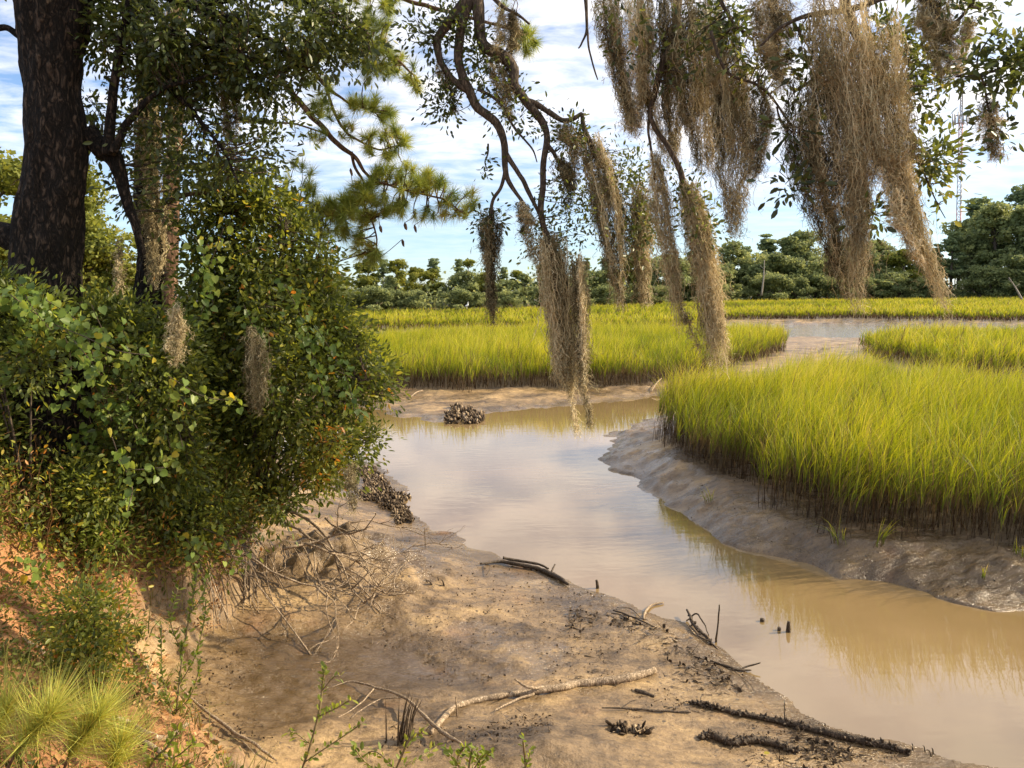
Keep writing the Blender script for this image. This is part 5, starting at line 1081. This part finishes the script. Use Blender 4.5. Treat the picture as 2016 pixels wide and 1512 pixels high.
stick('twig_bundle', 'flat bundle of dark twigs on the pale mud before the water', [(1208, 1206), (1230, 1212), (1258, 1224), (1292, 1240)], [.006, .009, .008, .004], M_darkwood, .015, [([(1205, 1212), (1240, 1218), (1275, 1226)], .02, [.005, .006, .003]), ([(1215, 1200), (1240, 1203), (1262, 1220)], .02, [.004, .005, .003]), ([(1222, 1220), (1250, 1230), (1275, 1236)], .01, [.005, .005, .003])])
stick('root_bundle', 'twisted dark root bundle with an upright shell covered stick', [(1352, 1215), (1362, 1235), (1375, 1250), (1392, 1262), (1415, 1280)], [.010, .016, .018, .014, .006], M_darkwood, [.06, .05, .04, .02, 0], [([(1350, 1228), (1370, 1225), (1385, 1240), (1395, 1256)], [.02, .07, .07, .02], [.006, .008, .007, .004]), ([(1358, 1240), (1380, 1262), (1402, 1272)], .03, [.006, .007, .004]), ([(1411, 1266), (1416, 1270)], [.0, .36], [.009, .006])], 24)
stick('driftwood_branch', 'forked black twig at the water edge near the root bundle', [(1400, 1305), (1430, 1316), (1452, 1322), (1480, 1326)], [.008, .012, .012, .006], M_darkwood, .01, [([(1452, 1322), (1472, 1322), (1497, 1322)], [.01, .03, .06], [.009, .008, .005]), ([(1440, 1320), (1470, 1345), (1490, 1372)], .01, [.003, .003, .002])])
stick('driftwood_branch', 'straight thin dark stick lying below the black log chunk', [(1185, 1397), (1240, 1399), (1300, 1404), (1360, 1408)], [.004, .008, .009, .006], M_darkwood, .01, [([(1225, 1398), (1240, 1390), (1254, 1384)], [.01, .02, .02], [.004, .004, .002])])
stick('driftwood_branch', 'slim stick along the foot of the bank before the puddle', [(345, 1350), (380, 1385), (420, 1418), (450, 1440), (500, 1475), (545, 1506)], [.006, .008, .010, .011, .010, .006], M_wood, .02, [([(420, 1418), (460, 1450), (500, 1492)], .02, [.005, .005, .003])])
GS = 'sticks on the orange bank'
stick('bank_stick', 'dark bent stick lying on the orange slope', [(78, 1235), (95, 1270), (118, 1310), (132, 1338), (150, 1350)], [.010, .014, .016, .016, .010], M_darkwood, .02, (), 0, 'stick', GS)
stick('bank_stick', 'pale flat stick beside the dark bent stick', [(42, 1265), (75, 1290), (105, 1310)], [.008, .014, .010], M_wood, .02, (), 0, 'stick', GS)
stick('bank_stick', 'smooth curved grey stick above the pine seedlings', [(228, 1420), (260, 1438), (290, 1455), (330, 1462), (370, 1440)], [.012, .016, .015, .013, .010], M_wood, .02, [([(240, 1445), (290, 1475), (345, 1510)], .02, [.012, .012, .010])], 0, 'stick', GS)
# long stick leaning from the bank lip down to the puddle
a = hit(470, 1165); a[2] += .22; b = hit(612, 1291)
t = thing('leaning_stick', 'long thin stick slanting from the bank to the puddle', 'stick', b, GS)
pa = resample([a, a * .65 + b * .35 + (0, 0, .03), a * .3 + b * .7 + (.01, 0, .01), b], 30); mesh('stick_body', [tube(pa, np.linspace(.005, .008, 30), 6, .1, 20)], M_wood, t)
# dead branches fallen over the mud
def grow(p, d, L, r, lev, ch):
    n = 9; pts = [p]; dd = d
    for k in range(n - 1):
        dd = norm((dd + rng.normal(size=3) * .22 + np.array([0, 0, -.05 if pts[-1][2] > .5 else .06])))
        q = pts[-1] + dd * L / (n - 1); q[2] = max(q[2], float(H([q[:2]])[0]) + .01); pts.append(q)
    pts = np.array(pts); ch.append(tube(pts, np.linspace(r, r * .35, n), 5, .1, 20))
    if lev > 0:
        for k in range(rng.integers(3, 6)):
            i_ = rng.integers(2, n); e = norm(norm(pts[min(i_, n - 1)] - pts[i_ - 1]) + rng.normal(size=3) * .6)
            grow(pts[i_], e, L * rng.uniform(.35, .65), r * .55, lev - 1, ch)
def deadbranch(label, px, py, dep, aim, L, r, lev=2):
    p = P(px, py, dep); p[2] = max(p[2], float(H([p[:2]])[0]) + .03); q = P(*aim); ch = []; grow(p, norm(q - p), L, r, lev, ch)
    return tag(mesh('dead_branch', ch, M_wood), label, 'dead branch', 'dead branches fallen from the bank')
deadbranch('pale dead branch reaching from the bank towards the oyster bed', 552, 1000, 7.9, (760, 1035, 8.2), 1.3, .020)
deadbranch('dead branch with a smooth hooked end at the foot of the bush', 556, 1080, 7.3, (690, 1060, 7.5), 1.0, .018)
deadbranch('twiggy dead branch sprawled down over the dark mud lobe', 600, 1070, 7.4, (770, 1170, 7.0), 1.1, .014)
deadbranch('dead branch with fine twigs at the lowest edge of the tangle', 480, 1090, 7.0, (700, 1180, 6.8), 1.2, .013)
deadbranch('slender dead branch crossing the middle of the tangle', 640, 1020, 7.8, (800, 1130, 7.4), 1.0, .011)
deadbranch('long dead branch draped over the top of the dark mud lobe', 560, 1030, 7.7, (790, 1090, 7.3), 1.3, .016)
deadbranch('bushy dead branch hanging below the bank lip', 430, 1080, 6.9, (560, 1170, 6.7), .9, .012)
deadbranch('dead branch poking out over the shallow water', 690, 1030, 8.2, (850, 990, 8.6), .95, .009)
# bare roots on the pale bank face
GRt = []
for k in range(30):
    x = rng.uniform(390, 620); y = np.interp(x, [390, 480, 620], [1120, 1080, 1060]) + rng.uniform(-10, 50)
    a = hit(x, y); b = hit(x + rng.uniform(10, 70), y + rng.uniform(50, 130)); a[2] += .05; mid = (a + b) / 2 + rng.normal(size=3) * .03
    GRt.append(tube(resample([a, mid, b], 10), np.linspace(.008, .003, 10), 4))
tag(mesh('roots', GRt, M_wood), 'thin bare roots on the eroded pale bank face', None, None, 'stuff')
# stubs standing in mud and water
def stub(name, label, px, py, hgt, r, mat, lean=(0, 0), n=1, group='stubs standing in the creek', z=None):
    c = G(px, py, 0) if z is None else hit(px, py); ch = []
    for k in range(n):
        o = np.array([*(rng.normal(size=2) * r * 1.7 * (n > 1)), 0]); lean = (lean[0] + rng.normal() * .03 * (n > 1), lean[1]); h_ = hgt * rng.uniform(.65, 1) if n > 1 else hgt
        ch.append(tube(resample([c + o - (0, 0, .12), c + o + (lean[0] * .5, lean[1] * .5, h_ * .5), c + o + (lean[0], lean[1], h_)], 8), np.linspace(r, r * (.6 if n == 1 else .15), 8) * (1 if n == 1 else rng.uniform(.2, .45)), 8, .25, 30))
    return tag(mesh(name, ch, mat), label, 'stub', group)
stub('wood_stub', 'black stub with its reflection, tallest in the open water', 1551, 1244, .10, .026, M_darkwood, (.01, 0))
stub('wood_stub', 'small black lump just beside the tallest water stub', 1534, 1241, .03, .02, M_darkwood)
stub('wood_stub', 'small black lump farthest from shore in the water', 1501, 1223, .025, .026, M_darkwood)
stub('wood_stub', 'short brown stub leaning at the edge of the shallow water', 1178, 1158, .09, .018, M_darkwood, (-.02, 0))
stub('dead_reed', 'thin dead reed stem standing in the shallows by the tangle', 838, 1090, .32, .006, M_darkwood, (-.01, 0))
stub('dark_stump', 'bundle of dark splintered stems under the thin pale stick', 790, 1465, .36, .022, M_darkwood, (.0, 0), 16, None, 1)
stub('mud_lump', 'dark lump of mud and shell on the shallow flat', 861, 1147, .05, .03, M_darkwood, (0, 0), 5, 'stubs standing in the creek', 1)
stub('shell_lump', 'dark lump alone at the bottom edge of the water', 1822, 1490, .06, .03, M_darkwood, (0, 0), 4, 'stubs standing in the creek', 1)
# fallen stakes at the pale roots
stub('dark_stump', 'black split stake hanging in the roots of the pale bank', 482, 1160, .30, .03, M_darkwood, (-.02, .1), 10, None, 1)
# oyster clusters
M_shell = leaf_mat('oyster_shells', [(0, (.035, .025, .017)), (.5, (.16, .115, .075)), (1, (.46, .36, .24))], .02, .8, .15, 1.0)
def oysters(label, outl, n, L, mound=.0):
    o = np.array(outl, float); q = []
    lo, hi = o.min(0), o.max(0)
    while len(q) < n:
        c = rng.uniform(lo, hi, (n * 3, 2)); q = c[sdp(c, o) + .13 * min(hi[0] - lo[0], 108) * fbm(c * .06, 3, 8) < 0]
    q = q[:n]; dd = np.maximum(-sdp(q, o), 0)
    g_ = G(q[:, 0], q[:, 1], .1); z = np.maximum(Hc(g_[:, :2]), 0)
    p = g_.copy(); p[:, 2] = z + mound * np.sqrt(dd / max(dd.max(), 1)) * rng.random(n)
    i_ = np.repeat(np.arange(n), 1); d = rdir(n, 1.0)
    l = L * rng.uniform(.6, 1.3, n); ch = []
    t0 = np.clip(rng.random(n) ** 1.3, 0, 1)
    s = norm(np.cross(d, rng.normal(size=d.shape))); m_ = np.cross(d, s)
    T = np.array([(0, .12, .05), (.45, .26, .13), (.85, .22, .08), (1, 0, 0), (.85, -.22, .08), (.45, -.26, .13), (0, -.12, .05), (0, .0, -.08), (.5, 0, -.16), (.9, 0, -.06)])
    F = [np.array([(0, 1, 2, 3), (3, 4, 5, 6), (0, 3, 6, 6)][:2]), np.array([(0, 3, 6), (0, 7, 1), (7, 8, 1), (1, 8, 2), (8, 9, 2), (2, 9, 3), (3, 9, 4), (9, 8, 4), (4, 8, 5), (8, 7, 5), (5, 7, 6)])]
    v = p[:, None] - d[:, None] * .01 + T[None, :, 0:1] * (d * l[:, None])[:, None] + T[None, :, 1:2] * (s * l[:, None])[:, None] + T[None, :, 2:3] * (m_ * l[:, None])[:, None]
    k = len(T); fs = [(np.arange(n)[:, None, None] * k + f[None]).reshape(-1, f.shape[1]) for f in F]
    tt = np.clip(t0[:, None] * np.array([.4, .7, 1.1, 1.3, 1.1, .7, .4, .3, .5, .8])[None], 0, 1)
    return tag(mesh('oyster_bed', [(v.reshape(-1, 3), fs, tt.ravel())], M_shell), label, 'oyster bed', 'oyster beds exposed at low tide')
oysters('long oyster bed sloping to the water below the bush', [(705, 915), (735, 905), (765, 930), (790, 955), (803, 985), (812, 1022), (790, 1025), (765, 1000), (735, 985), (715, 975), (705, 950)], 900, .062, .08)
oysters('round oyster heap on the far mud bank of the creek', [(868, 822), (885, 802), (910, 797), (935, 803), (952, 816), (935, 826), (895, 827)], 330, .12, .09)
oysters('small oyster clump on the near mud, the one with gaping shells', [(1198, 1447), (1205, 1437), (1228, 1438), (1238, 1448), (1215, 1455)], 26, .06, .04)
oysters('small oyster clump beside the gaping shells on the near mud', [(1240, 1440), (1262, 1434), (1290, 1448), (1282, 1458), (1255, 1450)], 26, .055, .03)
# crumbs of mud, shell and twig
n = 15000
px = rng.uniform(380, 2040, n); py = 770 + 741 * rng.random(n) ** .7; g_ = G(px, py, .12); k = (np.minimum(sdp(g_[:, :2], CREEK), 9) > .04) & (sdp(g_[:, :2], BLUFF) > .05); g_ = g_[k]
k = fbm(g_[:, :2] * 1.6, 3, 33) + .25 * (g_[:, 0] > .30 * g_[:, 1]) > -.05; g_ = g_[k]; z = Hc(g_[:, :2]); m_ = len(g_)
p = np.column_stack([g_[:, :2], z + .003]); h_ = int(m_ * .6)
tag(mesh('debris', [leaves(p[:h_], rdir(h_, .5), rng.uniform(.008, .026, h_), np.clip(rng.normal(size=h_) * .2 + .25, 0, 1), 'oval', None, 1.8), leaves(p[h_:], rng.normal(size=(m_ - h_, 3)) * np.array([1, .5, .15]), rng.uniform(.03, .10, m_ - h_), np.clip(rng.random(m_ - h_) * .6, 0, 1), 'needle', None, .006)], M_shell), 'scattered mud crumbs, shell bits and straws on the mud flat', None, None, 'stuff')
c = hit(1503, 1492)
tag(mesh('fallen_leaf', [leaves(np.array([c + (0, 0, .012)]), np.array([[1., .1, .05]]), .045, .95, 'oval', np.array([[0, -.2, 1.]]), 1.6)], M_vine), 'single yellow leaf lying on the mud near the shells', 'leaf')
n = 900
px = rng.uniform(1120, 1800, n); cy = np.interp(px, [1120, 1300, 1420, 1500, 1600, 1800], [1185, 1235, 1310, 1375, 1440, 1500]); py = cy + np.abs(rng.normal(size=n)) * 34 + 4
g_ = G(px, py, .06); g_ = g_[(np.minimum(sdp(g_[:, :2], CREEK), 9) > .0) & (fbm(g_[:, :2] * 2.3, 2, 3) > -.15)]; z = Hc(g_[:, :2]); m_ = len(g_); pw = np.column_stack([g_[:, :2], np.maximum(z, 0) + .006])
tag(mesh('wrack_debris', [leaves(pw, rng.normal(size=(m_, 3)) * np.array([1, .6, .12]), rng.uniform(.04, .16, m_), np.clip(rng.random(m_) * .35, 0, 1), 'needle', norm(rng.normal(size=(m_, 3)) * .6 + np.array([0, 0, 1])), rng.uniform(.005, .014, m_)), leaves(pw[::2], rdir(len(pw[::2]), .3), rng.uniform(.02, .05, len(pw[::2])), .15 * rng.random(len(pw[::2])), 'oval', None, 1.6)], M_shell), 'dark wrack of broken stems along the near water edge', None, None, 'stuff')
# lone wrack stems at the far mud bank
for lb, a, b in (('pale reed stalk lying on the far mud bank by the oyster heap', (808, 786), (832, 776)), ('pale bent reed stalk on the mud bank at the narrow end of the near marsh', (1282, 775), (1302, 752))):
    p0, p1 = hit(*a), hit(*b); t_ = tag(mesh('reed_stalk', [tube(resample([p0 + (0, 0, .05), (p0 + p1) / 2 + (0, 0, .12), p1 + (0, 0, .1)], 10), .022, 5)], M_wood), lb, 'reed')
